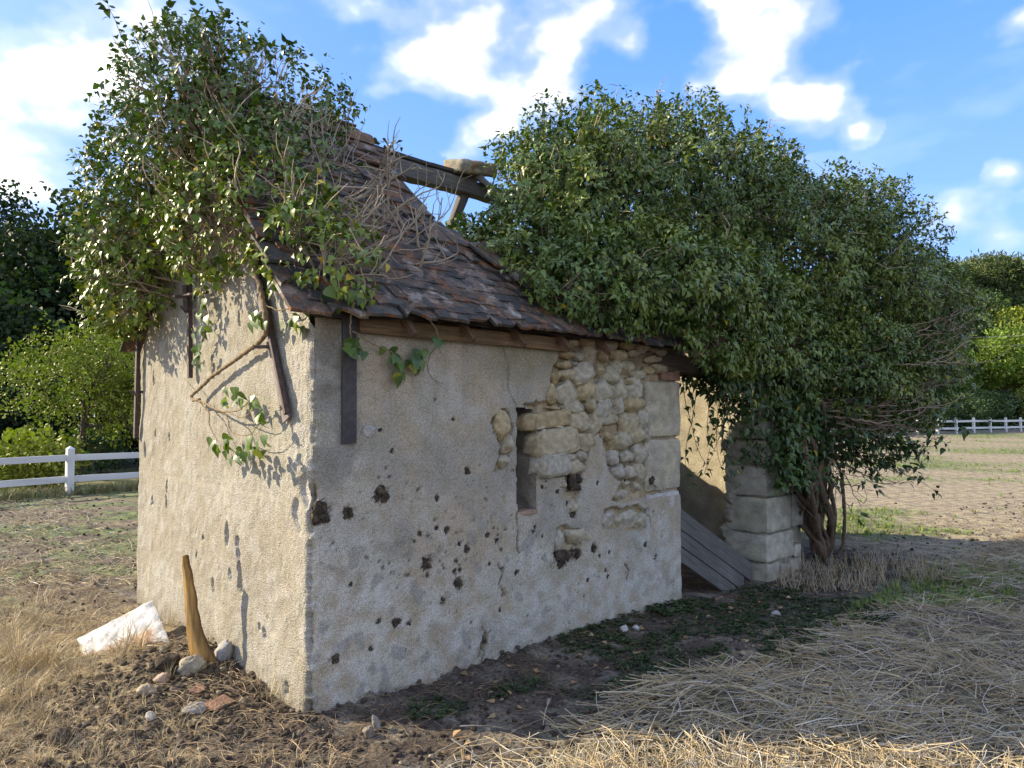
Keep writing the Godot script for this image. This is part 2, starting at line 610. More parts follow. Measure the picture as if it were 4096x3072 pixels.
func ground() -> void:
	var xs := axis(-300, 300, -7.5, 7.0, 0.045)
	var zs := axis(-330, 120, -11.5, -2.2, 0.045)
	var mb := MB.new()
	var nx := xs.size()
	for j in zs.size():
		for i in nx:
			mb.p(Vector3(xs[i], gh(xs[i], zs[j]), zs[j]), ground_color(xs[i], zs[j]))
	for j in zs.size() - 1:
		for i in nx - 1:
			var a := j * nx + i
			# x and z order that faces up
			mb.quad(a, a + 1, a + nx + 1, a + nx)
	var g := part("ground", mb.mesh(M.soil), self)
	tag(g, "brown field soil with stubble round the ruined hut", "", "", "structure")


# ---------------------------------------------------------------- the hut
func worn(y: float) -> float:   # how far the near corner is worn back at height y
	return 0.018 + 0.018 * n3(4.0, y * 6.0, 0) + 0.014 * n3(9.0, y * 25.0, 0) + 0.035 * exp(-pow((y - 1.17) / 0.07, 2)) + 0.02 * exp(-pow((y - 0.45) / 0.12, 2)) + 0.03 * sm(0.15, 0.0, y)

func roof_h(z: float) -> float:
	return 2.06 + 1.70 * (1.0 - absf(z + 1.56) / 1.56)

func front_wall(hut: Node3D) -> MeshInstance3D:
	var holes: Array[PackedVector2Array] = [
		PackedVector2Array([Vector2(1.95, 2.2), Vector2(1.93, 2.0), Vector2(1.87, 1.95), Vector2(1.85, 1.85), Vector2(1.80, 1.74), Vector2(1.80, 1.69), Vector2(1.56, 1.665), Vector2(1.70, 1.60), Vector2(1.695, 1.2), Vector2(1.72, 1.17), Vector2(2.0, 1.15), Vector2(2.08, 1.1), Vector2(2.17, 1.15), Vector2(2.24, 1.28), Vector2(2.28, 1.40), Vector2(2.34, 1.44), Vector2(2.42, 1.43), Vector2(2.45, 1.30), Vector2(2.50, 1.16), Vector2(2.60, 1.10), Vector2(2.66, 1.06), Vector2(2.62, 1.03), Vector2(2.52, 0.93), Vector2(2.75, 0.90), Vector2(2.98, 0.93), Vector2(3.2, 0.94), Vector2(3.2, 2.2)]),
		PackedVector2Array([Vector2(2.42, 0.72), Vector2(2.65, 0.69), Vector2(3.02, 0.64), Vector2(3.0, 0.82), Vector2(2.85, 0.86), Vector2(2.43, 0.87)]),
		PackedVector2Array([Vector2(1.86, 0.60), Vector2(2.0, 0.53), Vector2(2.16, 0.56), Vector2(2.16, 0.74), Vector2(2.0, 0.79), Vector2(1.9, 0.78)]),
		PackedVector2Array([Vector2(1.27, 1.55), Vector2(1.36, 1.64), Vector2(1.435, 1.61), Vector2(1.455, 1.45), Vector2(1.44, 1.33), Vector2(1.37, 1.23), Vector2(1.30, 1.22), Vector2(1.35, 1.40)]),
		PackedVector2Array([Vector2(1.97, 0.97), Vector2(2.1, 0.93), Vector2(2.15, 1.05), Vector2(2.10, 1.16), Vector2(2.0, 1.15)]),
		PackedVector2Array([Vector2(1.14, 0.04), Vector2(1.24, 0.10), Vector2(1.27, 0.20), Vector2(1.21, 0.18), Vector2(1.17, 0.11)]),
	]
	var nx := 348
	var ny := 236
	var mb := MB.new()
	for j in ny + 1:
		var y := -0.25 + 2.37 * j / ny
		var cw := worn(y)
		for i in nx + 1:
			var x := 3.47 * i / nx
			var n := n3(x * 2, y * 2, 0)
			var n2 := n3(x * 7, y * 7, 3)
			var z := 0.010 * n3(x * 1.4, y * 1.4, 8) + 0.004 * n2 + 0.0025 * n3(x * 30, y * 30, 1)
			var c := Color(0.535, 0.45, 0.345)
			c = c.lerp(Color(0.43, 0.395, 0.335), sm(-0.1, 0.45, n3(x * 1.1, y * 1.1, 5) + 0.3 * n2))
			c = c.lerp(Color(0.55, 0.50, 0.42), sm(0.05, 0.5, n3(x * 1.7, y * 2.2, 25) + 0.3 * n2))
			c = c.lerp(Color(0.40, 0.375, 0.31), 0.55 * sm(0.1, 0.5, n3(x * 7.0, y * 0.9, 27)) * sm(1.2, 1.8, y))
			var low := clampf(sm(0.95, 0.35, y + 0.5 * n) * 0.85 + sm(0.62, 0.1, x + 0.3 * n2) * sm(1.25, 0.9, y + 0.2 * n) * 0.8, 0, 1)
			c = c.lerp(Color(0.66, 0.635, 0.58), low * clampf(0.65 + 1.1 * n2 + 0.4 * n3(x * 3, y * 3, 33), 0, 1))
			c = c.lerp(Color(0.30, 0.285, 0.265), 0.6 * sm(0.25, 0.45, n3(x * 5, y * 5, 21) + 0.4 * n2) * sm(1.15, 0.75, y) * sm(2.6, 1.6, x))
			var strip := sm(0.30, 0.22, x + 0.10 * n2) * sm(1.15, 1.3, y + 0.1 * n)
			c = c.lerp(Color(0.345, 0.325, 0.29).lerp(Color(0.24, 0.22, 0.19), sm(0.0, 0.4, n2 + 0.4 * n) * sm(1.6, 1.75, y)), strip * 0.9)
			if y > 1.425 and y < 1.61 and x < 0.13 + 0.02 * n2:
				c = c.lerp(Color(0.47, 0.44, 0.36), 0.7)
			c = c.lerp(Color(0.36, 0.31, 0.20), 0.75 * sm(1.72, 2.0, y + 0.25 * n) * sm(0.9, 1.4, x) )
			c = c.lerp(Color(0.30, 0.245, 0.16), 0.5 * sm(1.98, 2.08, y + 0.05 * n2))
			var jag := Vector2(x + 0.022 * n2 + 0.012 * n3(x * 24, y * 24, 6), y + 0.022 * n3(x * 7, y * 7, 11) + 0.012 * n3(x * 24, y * 24, 16))
			var open := false
			for h in holes:
				if Geometry2D.is_point_in_polygon(jag, h):
					open = true
					break
			if x > 2.955 and y > 0.91:
				open = true
			if open:
				z = -0.040 + 0.012 * n2 + 0.012 * n3(x * 18, y * 18, 2)
				c = Color(0.57, 0.465, 0.31).lerp(Color(0.47, 0.36, 0.22), sm(-0.1, 0.35, n2))
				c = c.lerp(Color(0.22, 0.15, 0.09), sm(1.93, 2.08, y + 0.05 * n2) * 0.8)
			var f := pow(maxf(0.0, 1.0 - x / 0.06), 2.0)
			mb.p(Vector3(x + cw * f, y, z * (1.0 - f) - cw * f), c)
	# dark pits and clods, stains with a shape of their own: x, y, radius
	var spots := [0.81, 1.69, 0.010, 0.95, 1.57, 0.016, 0.42, 1.51, 0.014, 0.50, 1.39, 0.015, 1.07, 1.24, 0.023, 0.83, 1.09, 0.018, 1.24, 1.12, 0.011, 0.06, 1.08, 0.053, 0.22, 1.06, 0.032, 0.43, 1.15, 0.046, 0.42, 1.24, 0.012, 0.49, 1.24, 0.012, 0.91, 0.89, 0.022, 0.83, 0.91, 0.015, 0.70, 0.89, 0.017, 1.24, 0.82, 0.020, 1.07, 0.75, 0.023, 1.01, 0.79, 0.016, 0.75, 0.71, 0.035, 0.76, 0.64, 0.016, 0.98, 0.69, 0.016, 0.97, 0.63, 0.018, 1.01, 0.63, 0.016, 1.25, 0.63, 0.017, 1.00, 0.55, 0.033, 0.88, 0.46, 0.022, 1.50, 0.54, 0.019, 0.24, 0.67, 0.014, 0.59, 0.51, 0.008, 1.35, 0.32, 0.014, 0.55, 0.40, 0.021, 0.42, 0.43, 0.016, 2.09, 1.10, 0.066, 1.94, 0.57, 0.064, 2.11, 0.58, 0.039, 2.31, 0.60, 0.030, 2.37, 0.53, 0.016, 2.23, 0.37, 0.016, 2.47, 0.36, 0.016, 2.44, 0.41, 0.014, 1.75, 1.09, 0.014, 1.79, 1.08, 0.011, 1.91, 1.05, 0.015, 2.35, 1.08, 0.015, 2.69, 1.07, 0.014, 3.09, 0.42, 0.024, 2.95, 0.54, 0.023, 2.07, 0.88, 0.033, 1.29, 0.86, 0.012, 1.32, 0.77, 0.019, 1.36, 0.71, 0.014, 0.66, 0.85, 0.013, 0.76, 0.87, 0.011, 1.08, 0.83, 0.009, 0.49, 0.75, 0.010, 0.50, 0.69, 0.010, 0.61, 0.66, 0.010, 1.37, 0.41, 0.012, 1.75, 0.75, 0.013, 1.68, 0.82, 0.015, 1.66, 0.79, 0.015, 2.01, 0.96, 0.018, 0.15, 0.29, 0.025, 0.37, 0.29, 0.014, 0.54, 0.40, 0.025, 0.63, 0.38, 0.017, 1.21, 0.15, 0.022, 0.23, 1.05, 0.017, 2.83, 1.39, 0.018, 1.45, 0.93, 0.010, 0.81, 0.96, 0.010, 1.10, 0.29, 0.010, 2.49, 0.54, 0.014, 2.19, 0.26, 0.012, 0.15, 0.87, 0.009]
	var clods: Array = []
	for k in range(0, spots.size(), 3):
		clods.append(Vector3(spots[k], spots[k + 1], spots[k + 2]))
	var all := clods.duplicate()
	for k in 950:
		var px := R(0.05, 3.4)
		var py := R(0.1, 1.3)
		if n3(px * 1.5, py * 1.5, 31) > -0.15:
			all.append(Vector3(px, py, 0.0025 + 0.007 * pow(rng.randf(), 2.5)))
	for k in 70:
		var q := Vector2(0.95, 0.78) + Vector2(rng.randfn(0, 0.55), rng.randfn(0, 0.22))
		if q.x > 0.1 and q.x < 3.35 and q.y > 0.15:
			all.append(Vector3(q.x, q.y, R(0.006, 0.0125)))
	for s: Vector3 in all:
		var r := s.z * 1.5 + 0.006
		for j in range(maxi(0, int((s.y - r + 0.25) / 2.37 * ny)), mini(ny, int((s.y + r + 0.25) / 2.37 * ny) + 1) + 1):
			for i in range(maxi(0, int((s.x - r) / 3.47 * nx)), mini(nx, int((s.x + r) / 3.47 * nx) + 1) + 1):
				var at := j * (nx + 1) + i
				var q := mb.v[at]
				var dist := Vector2(q.x - s.x, q.y - s.y).length() / (s.z * maxf(0.3, 0.85 + 0.9 * n3(q.x * 38, q.y * 38, 9)))
				var w := sm(1.45, 0.7, dist)
				var rim := sm(2.3, 1.5, dist) * (1.0 - w)
				if rim > 0 and s.z > 0.013:
					mb.c[at] = mb.c[at].lerp(Color(0.60, 0.565, 0.50), rim * 0.4)
				if w > 0:
					mb.c[at] = mb.c[at].lerp(Color(0.105, 0.082, 0.066), w * (0.85 if s.z > 0.009 else 0.6))
					mb.v[at] = q - Vector3(0, 0, w * minf(0.014, s.z * 0.4))
	# cracks
	for crack in [[Vector2(1.50, 0.92), Vector2(1.515, 0.80), Vector2(1.50, 0.72), Vector2(1.53, 0.66)], [Vector2(1.33, 0.62), Vector2(1.37, 0.55), Vector2(1.34, 0.48), Vector2(1.40, 0.40)], [Vector2(1.20, 0.24), Vector2(1.23, 0.12), Vector2(1.19, 0.0)], [Vector2(2.68, 0.42), Vector2(2.74, 0.36), Vector2(2.70, 0.28)], [Vector2(1.50, 1.66), Vector2(1.42, 1.78), Vector2(1.44, 1.92), Vector2(1.36, 2.08)]]:
		for k in crack.size() - 1:
			var a: Vector2 = crack[k]
			var b: Vector2 = crack[k + 1]
			var thin := 0.5 if a.y < 1.0 else 0.3
			for st in 40:
				var p: Vector2 = a.lerp(b, st / 40.0)
				p.x += 0.012 * n3(p.x * 10, p.y * 22, 3)
				var at := int(round((p.y + 0.25) / 2.37 * ny)) * (nx + 1) + int(round(p.x / 3.47 * nx))
				mb.c[at] = mb.c[at].lerp(Color(0.16, 0.13, 0.10), thin)
				mb.v[at].z -= 0.012 * thin
	var skip := PackedByteArray()
	skip.resize(nx * ny)
	for j in ny:
		var y := -0.25 + 2.37 * (j + 0.5) / ny
		for i in nx:
			var x := 3.47 * (i + 0.5) / nx
			if x > 1.50 + 0.012 * n3(y * 8, 2, 2) and x < 1.696 + 0.008 * n3(y * 8, 9, 2) and y > 0.925 and y < 1.648 - 0.06 * (x - 1.5):
				skip[j * nx + i] = 1
	grid_faces(mb, nx, ny, skip)
	var fw := part("front_wall", mb.mesh(M.front), hut)
	tag(fw, "shaded rendered wall with bare rubble and a narrow slit window")
	# stone core behind the render, kept clear of the window slit
	var st := MB.new()
	for bx in [[0.04, 1.44, -0.3, 2.06], [1.76, 2.95, -0.3, 2.06], [1.44, 1.76, -0.3, 0.86], [1.44, 1.76, 1.72, 2.06], [0.06, 3.70, 2.07, 2.30]]:
		var b := block(Vector3(bx[1] - bx[0], bx[3] - bx[2], 0.36), 0.004, 0.01, Color(0.40, 0.34, 0.25), 2)
		for k in b.v.size():
			b.v[k] += Vector3((bx[0] + bx[1]) / 2, (bx[2] + bx[3]) / 2, -0.275)
		append(st, b)
	part("wall_core", st.mesh(M.stone), fw)
	# the slit's reveal
	var rv := MB.new()
	var lo := Vector3(1.485, 0.91, -0.44)
	var hi := Vector3(1.71, 1.665, -0.012)
	for f in 5:
		var o := MB.new()
		var nn := 14
		for j in nn + 1:
			for i in nn + 1:
				var u := float(i) / nn
				var w := float(j) / nn
				var p: Vector3
				match f:
					0: p = Vector3(hi.x - 0.010 * w, lerpf(lo.y, hi.y, u), lerpf(hi.z, lo.z, w))
					1: p = Vector3(lo.x + 0.03 * w, lerpf(hi.y, lo.y, u), lerpf(hi.z, lo.z, w))
					2: p = Vector3(lerpf(lo.x, hi.x, u), lo.y, lerpf(hi.z, lo.z, w))
					3: p = Vector3(lerpf(hi.x, lo.x, u), hi.y, lerpf(hi.z, lo.z, w))
					_: p = Vector3(lerpf(lo.x, hi.x, u), lerpf(lo.y, hi.y, w), lo.z)
				p += Vector3(n3(p.x * 9, p.y * 9, p.z * 9), n3(p.x * 9, p.y * 9, p.z * 9 + 5), 0) * 0.014
				o.p(p, Color(0.36, 0.32, 0.25).lerp(Color(0.44, 0.38, 0.29), 0.5 + n3(p.x * 5, p.y * 5, p.z * 5)))
		grid_faces(o, nn, nn)
		append(rv, o)
	part("window_reveal", rv.mesh(M.stone), fw)
	var sill := block(Vector3(0.20, 0.035, 0.16), 0.006, 0.008, Color(0.42, 0.28, 0.2), 5)
	part("window_sill", sill.mesh(M.stone), fw, Transform3D(Basis(), Vector3(1.605, 0.925, -0.075)))
	# rubble stones: x, y, width, height
	var stones := [[2.28, 2.05, 0.16, 0.16], [2.44, 2.07, 0.13, 0.12], [2.16, 2.03, 0.11, 0.08], [2.02, 2.03, 0.14, 0.06], [2.63, 2.07, 0.18, 0.09], [2.84, 2.10, 0.18, 0.06], [3.11, 2.06, 0.27, 0.07], [1.99, 1.96, 0.14, 0.06], [2.09, 1.97, 0.07, 0.04], [1.88, 1.87, 0.07, 0.08], [2.01, 1.89, 0.18, 0.09], [2.18, 1.91, 0.27, 0.15], [2.39, 1.94, 0.12, 0.09], [2.53, 1.89, 0.21, 0.14], [2.61, 1.97, 0.15, 0.12], [2.74, 1.97, 0.18, 0.11], [2.89, 1.92, 0.20, 0.08], [3.01, 1.96, 0.12, 0.07], [3.17, 1.99, 0.20, 0.08], [1.86, 1.74, 0.13, 0.14], [2.02, 1.76, 0.25, 0.16], [2.23, 1.78, 0.23, 0.16], [2.41, 1.79, 0.22, 0.17], [2.62, 1.80, 0.22, 0.16], [2.84, 1.81, 0.25, 0.16], [1.88, 1.645, 0.19, 0.03], [2.10, 1.65, 0.27, 0.10], [2.27, 1.67, 0.09, 0.09], [2.44, 1.65, 0.30, 0.13], [2.63, 1.66, 0.15, 0.14], [2.83, 1.68, 0.28, 0.12], [1.82, 1.56, 0.42, 0.11], [1.76, 1.51, 0.15, 0.03], [1.96, 1.50, 0.12, 0.03], [2.13, 1.55, 0.24, 0.14], [2.32, 1.53, 0.18, 0.16], [2.24, 1.49, 0.08, 0.10], [2.44, 1.55, 0.14, 0.06], [2.53, 1.56, 0.10, 0.09], [2.76, 1.54, 0.32, 0.16], [2.94, 1.56, 0.13, 0.15], [1.91, 1.40, 0.42, 0.18], [2.22, 1.40, 0.21, 0.13], [2.68, 1.39, 0.16, 0.17], [2.87, 1.42, 0.24, 0.15], [3.00, 1.42, 0.11, 0.10], [1.88, 1.24, 0.35, 0.15], [2.11, 1.21, 0.18, 0.12], [2.15, 1.30, 0.10, 0.08], [2.06, 1.28, 0.13, 0.06], [2.88, 1.26, 0.19, 0.16], [2.87, 1.13, 0.18, 0.15], [2.59, 0.97, 0.18, 0.08], [2.71, 0.97, 0.14, 0.08], [2.85, 1.02, 0.14, 0.10], [1.98, 1.09, 0.09, 0.06], [2.49, 0.79, 0.21, 0.15], [2.74, 0.77, 0.31, 0.15], [2.93, 0.72, 0.16, 0.13], [1.93, 0.70, 0.15, 0.15], [2.17, 0.71, 0.33, 0.15], [2.08, 0.93, 0.18, 0.12], [1.36, 1.52, 0.13, 0.18], [1.385, 1.29, 0.10, 0.08], [1.41, 1.40, 0.09, 0.12], [2.70, 1.56, 0.06, 0.06], [2.02, 1.60, 0.07, 0.05], [2.55, 1.39, 0.15, 0.12], [2.55, 1.26, 0.14, 0.11], [2.61, 1.15, 0.15, 0.10], [2.74, 1.27, 0.15, 0.10], [2.75, 1.14, 0.13, 0.10], [2.72, 1.05, 0.12, 0.07], [2.46, 1.44, 0.10, 0.07], [2.05, 2.13, 0.2, 0.08], [2.28, 2.16, 0.2, 0.10], [2.52, 2.15, 0.22, 0.09], [2.75, 2.17, 0.2, 0.09], [2.97, 2.16, 0.2, 0.09], [3.2, 2.14, 0.22, 0.08], [2.52, 1.69, 0.05, 0.06], [2.32, 1.71, 0.05, 0.05], [2.12, 1.83, 0.06, 0.05], [2.75, 1.87, 0.06, 0.05]]
	var tones := [Color(0.62, 0.52, 0.33), Color(0.64, 0.515, 0.29), Color(0.63, 0.555, 0.39), Color(0.57, 0.44, 0.24), Color(0.64, 0.58, 0.44)]
	for s in stones:
		var tone: Color = tones[rng.randi() % 5]
		if s[1] > 1.98:
			tone = tone.lerp(Color(0.36, 0.24, 0.14), 0.45)
		elif s[1] < 1.33:
			tone = tone.lerp(Color(0.58, 0.53, 0.43), 0.5)
		var flat: float = s[3] / s[2]
		var rm := MB.new()
		var big: bool = s[2] > 0.33 and s[1] < 1.6
		rock(rm, Vector3.ZERO, Vector3(s[2] * (0.55 if big else 0.585), s[3] * (0.56 if big else 0.60), 0.080 if flat > 0.35 else 0.055), Basis(Vector3(0, 0, 1), R(-0.12, 0.12)) * Basis(Vector3(0, 1, 0), R(-0.2, 0.2)), tone, 20, 13, 0.36 if big else 0.6, 0.06, 1.2, 0 if big else 17)
		var off := R(0, 30)
		for k in rm.v.size():
			var q := rm.v[k] * 9.0 + Vector3(off, off, off)
			rm.v[k] *= 1.0 + 0.10 * n3(q.x * 1.2, q.y * 1.2, q.z) + 0.05 * n3(q.x * 3, q.y * 3, q.z * 3)
		part("rubble_stone", rm.mesh(M.rubble), fw, Transform3D(Basis(), Vector3(s[0] + R(-0.006, 0.006), s[1] + R(-0.004, 0.004), (-0.036 if s[1] > 1.1 else -0.062) + R(-0.014, 0.012))))
	# dressed blocks of the door jamb, from the top down
	for q in [[2.99, 1.405, 3.50, 1.885], [2.975, 0.955, 3.492, 1.395], [2.985, 0.475, 3.48, 0.945], [2.96, 0.12, 3.485, 0.465], [2.97, -0.2, 3.48, 0.11]]:
		var size := Vector3(q[2] - q[0], q[3] - q[1], 0.45)
		var qb := block(size, 0.011, 0.035, Color(0.55, 0.485, 0.36) if q[1] > 0.5 else Color(0.56, 0.53, 0.475), 12)
		if q[1] > 0.93:
			for k in qb.v.size():      # worn rounded shoulder on the side of the rubble
				if qb.v[k].x < -0.15:
					qb.v[k].z -= 0.35 * pow(-0.15 - qb.v[k].x, 1.3)
		part("quoin_block", qb.mesh(M.stone), fw, Transform3D(Basis(), Vector3((q[0] + q[2]) / 2, (q[1] + q[3]) / 2, -0.222 - (0.0 if q[1] > 0.9 else 0.008))))
	var pad := block(Vector3(0.28, 0.11, 0.4), 0.012, 0.012, Color(0.36, 0.21, 0.14), 6)
	part("brick_pad", pad.mesh(M.stone), fw, Transform3D(Basis(), Vector3(3.35, 1.945, -0.2)))
	# clumps of dirt and dead moss stuck in the pits
	for s: Vector3 in clods + [Vector3(3.06, 1.04, 0.045), Vector3(3.23, 1.11, 0.018), Vector3(3.19, 1.08, 0.012)]:
		if s.z < 0.0125:
			continue
		var cm := MB.new()
		var parts := 4 + int(s.z * 160)
		for k in parts:
			var rr := s.z * R(0.22, 0.5)
			rock(cm, Vector3(R(-0.7, 0.7) * s.z, R(-0.8, 0.7) * s.z, R(-0.1, 0.2) * s.z), Vector3(rr, rr * R(0.8, 1.2), rr * 0.8), Basis(), Color(0.15, 0.115, 0.08) * R(0.5, 1.4), 7, 5, 0.9, 0.4, 2.0)
		if s.z > 0.03:
			for k in 22:
				var a := RV(s.z)
				a.z = absf(a.z) * 0.6
				tube(cm, PackedVector3Array([a * 0.6, a + RV(0.012), a * 1.25 + RV(0.02) + Vector3(0, -0.01, 0)]), 0.0016, 0.0008, 3, Color(0.22, 0.16, 0.09))
		part("dirt_clump", cm.mesh(M.clod), fw, Transform3D(Basis(), Vector3(s.x, s.y, -0.004)))
	var strap := bar(0.74, 0.012, 0.088, 10, 0.02, Color(0.095, 0.082, 0.08), 0.1)
	part("iron_strap", strap.mesh(M.iron), fw, Transform3D(along(Vector3(0.005, -1, 0), Vector3(1, 0, 0)), Vector3(0.21, 2.18, 0.012)))
	var ws := MB.new()
	rock(ws, Vector3.ZERO, Vector3(0.045, 0.03, 0.012), Basis(), Color(0.56, 0.54, 0.48), 10, 6, 0.8, 0.2)
	part("pebble", ws.mesh(M.stone), fw, Transform3D(Basis(), Vector3(0.345, 1.505, 0.0)))
	return fw

func append(a: MB, b: MB) -> void:
	var o := a.v.size()
	a.v.append_array(b.v)
	a.c.append_array(b.c)
	for i in b.ix:
		a.ix.append(i + o)

func moved(b: MB, by: Vector3) -> MB:
	for k in b.v.size():
		b.v[k] += by
	return b

func gable_wall(hut: Node3D) -> void:
	var nx := 250
	var ny := 310
	var mb := MB.new()
	# spalls: y, z, half height, half width, depth
	var dents := [[0.84, -1.125, 0.075, 0.028, 0.03], [0.81, -0.955, 0.035, 0.03, 0.028], [0.73, -0.93, 0.04, 0.022, 0.022], [0.64, -0.915, 0.05, 0.03, 0.035], [0.55, -0.90, 0.055, 0.035, 0.03], [0.58, -1.06, 0.04, 0.025, 0.02], [0.32, -0.55, 0.035, 0.022, 0.022], [0.1, -0.25, 0.04, 0.025, 0.02], [1.30, -2.9, 0.06, 0.03, 0.025], [1.05, -2.35, 0.05, 0.016, 0.03], [0.92, -2.35, 0.05, 0.018, 0.03], [0.90, -2.7, 0.04, 0.03, 0.02], [1.42, -2.32, 0.03, 0.014, 0.02], [1.45, -2.65, 0.03, 0.014, 0.02], [2.22, -0.98, 0.06, 0.014, 0.025], [2.28, -1.6, 0.03, 0.02, 0.02], [1.9, -2.7, 0.06, 0.015, 0.018], [0.75, -1.55, 0.02, 0.018, 0.02], [0.62, -1.68, 0.02, 0.015, 0.02], [0.46, -1.35, 0.05, 0.025, 0.015], [1.05, -0.15, 0.09, 0.05, 0.02], [1.2, -0.08, 0.09, 0.05, 0.025], [0.35, -0.62, 0.02, 0.014, 0.02]]
	for k in 26:
		dents.append([R(0.05, 2.3), R(-3.05, -0.1), R(0.008, 0.028), R(0.006, 0.012), R(0.005, 0.010)])
	for j in ny + 1:
		for i in nx + 1:
			var s := 3.12 - 3.12 * i / nx        # distance back from the near corner
			var y := lerpf(-0.25, roof_h(-s), float(j) / ny)
			var z := -s
			var cw := worn(y)
			var n := n3(z * 2, y * 2, 40)
			var n2 := n3(z * 7, y * 7, 43)
			var x := 0.012 * n3(z * 1.3, y * 1.3, 48) + 0.005 * n2 + 0.003 * n3(z * 16, y * 9, 41)
			var c := Color(0.42, 0.385, 0.325).lerp(Color(0.47, 0.445, 0.40), sm(-0.3, 0.4, n))
			c = c.lerp(Color(0.38, 0.34, 0.29), sm(0.1, 0.5, n3(z * 1.2, y * 1.2, 47)) * 0.6)
			c = c.lerp(Color(0.53, 0.51, 0.48), sm(0.15, 0.4, n2 + 0.3 * n) * 0.55)
			c = c.lerp(Color(0.27, 0.23, 0.17), sm(0.22, 0.02, y + 0.08 * n2) * 0.5)
			var rt := sm(0.55, 0.2, s + 0.2 * n) * sm(0.9, 1.4, y)
			x += rt * 0.006 * n3(z * 34, y * 9, 52)
			c = c.lerp(Color(0.54, 0.52, 0.48), rt * 0.45)
			x += sm(0.72, 0.6, y + 0.10 * n) * 0.0
			var px := -x
			for d in dents:
				var q := pow((y - d[0]) / d[2], 2) + pow((z - d[1] + 0.2 * (y - d[0])) / d[3], 2)
				if q < 2.2:
					var w := sm(1.25 + 0.7 * n2, 0.75 + 0.7 * n2, q)
					px += w * d[4]
					c = c.lerp(Color(0.60, 0.585, 0.555) if d[4] > 0.018 else Color(0.42, 0.30, 0.22), w * 0.55)
			var f := pow(maxf(0.0, 1.0 - s / 0.06), 2.0)
			var e := sm(3.06, 3.12, s)
			var edge := 0.03 * n3(2, y * 5, 60) + 0.018 * n3(7, y * 22, 60)
			mb.p(Vector3(px * (1.0 - f) + cw * f + e * 0.02, y, z - cw * f + e * edge), c)
	grid_faces(mb, nx, ny)
	var gw := part("gable_wall", mb.mesh(M.plaster), hut)
	tag(gw, "sunlit rough cast gable with iron bars and hanging ivy stems")
	# thickness: the inner skin and the back edge
	var core := MB.new()
	var pts := [Vector2(-3.10, -0.3), Vector2(-0.04, -0.3), Vector2(-0.04, 2.04), Vector2(-1.56, 3.70), Vector2(-3.10, 2.04)]
	prism_x(core, pts, 0.07, 0.42, Color(0.42, 0.37, 0.29))
	part("wall_core", core.mesh(M.stone, false), gw)
	# iron bars and brackets left on the gable
	var rust := Color(0.125, 0.085, 0.075)
	for b in [[Vector3(-0.05, 2.30, -2.99), Vector3(-0.035, 1.40, -3.055), 0.045, 0.03, rust], [Vector3(-0.045, 2.78, -1.80), Vector3(-0.035, 1.86, -1.765), 0.032, 0.03, rust], [Vector3(-0.03, 2.62, -0.76), Vector3(-0.03, 1.57, -0.235), 0.085, 0.010, Color(0.29, 0.235, 0.23)]]:
		var d: Vector3 = b[1] - b[0]
		part("iron_bar", bar(d.length(), b[3], b[2], 12, 0.03, b[4], 0.15).mesh(M.iron), gw, Transform3D(along(d, Vector3(0, 0, 1)), b[0]))
	part("iron_bar", bar(1.12, 0.03, 0.022, 10, 0.03, rust, 0.15).mesh(M.iron), gw, Transform3D(along(Vector3(0, -1.05, 0.51), Vector3(0, 0, 1)), Vector3(-0.042, 2.61, -0.70)))
	for b in [[Vector3(-0.10, 2.455, -1.93), Vector3(-0.05, 2.43, -1.42), 0.022], [Vector3(-0.07, 2.52, -1.80), Vector3(-0.06, 2.34, -1.79), 0.05], [Vector3(0.0, 2.36, -1.98), Vector3(-0.09, 2.37, -1.80), 0.022], [Vector3(-0.13, 2.44, -1.83), Vector3(0.02, 2.46, -1.80), 0.035], [Vector3(-0.10, 1.99, -0.52), Vector3(0.02, 1.99, -0.42), 0.025], [Vector3(-0.09, 1.79, -3.06), Vector3(0.02, 1.79, -3.02), 0.03]]:
		var d: Vector3 = b[1] - b[0]
		part("iron_bracket", bar(d.length(), b[2], b[2] * 0.7, 6, 0.08, rust, 0.2).mesh(M.iron), gw, Transform3D(along(d, Vector3(0.2, 0.9, 0.1)), b[0]))

func prism_x(mb: MB, pts: Array, x0: float, x1: float, col: Color) -> void:   # pts (z, y) counted round; closed prism between two x
	var n := pts.size()
	var first := mb.v.size()
	for x in [x0, x1]:
		for p: Vector2 in pts:
			mb.p(Vector3(x, p.y, p.x), col)
	for k in n:
		var a := first + k
		var b := first + (k + 1) % n
		mb.quad(a, b, b + n, a + n)
	for k in range(1, n - 1):
		mb.tri(first, first + k + 1, first + k)
		mb.tri(first + n, first + n + k, first + n + k + 1)

func rough_wall(lo: Vector2, hi: Vector2, place: Callable, col: Color, step := 0.05, crest := 0.0) -> MB:
	var nx := maxi(2, int((hi.x - lo.x) / step))
	var ny := maxi(2, int((hi.y - lo.y) / step))
	var mb := MB.new()
	for j in ny + 1:
		for i in nx + 1:
			var u := lerpf(lo.x, hi.x, float(i) / nx)
			var top := hi.y + crest * n3(u * 3, 3, 70)
			var w := lerpf(lo.y, top, float(j) / ny)
			var bump := 0.012 * n3(u * 2, w * 2, 71) + 0.008 * n3(u * 11, w * 11, 72)
			var sh := 0.92 + 0.3 * n3(u * 3, w * 3, 73)
			mb.p(place.call(u, w, bump), Color(col.r * sh, col.g * sh, col.b * sh))
	grid_faces(mb, nx, ny)
	return mb

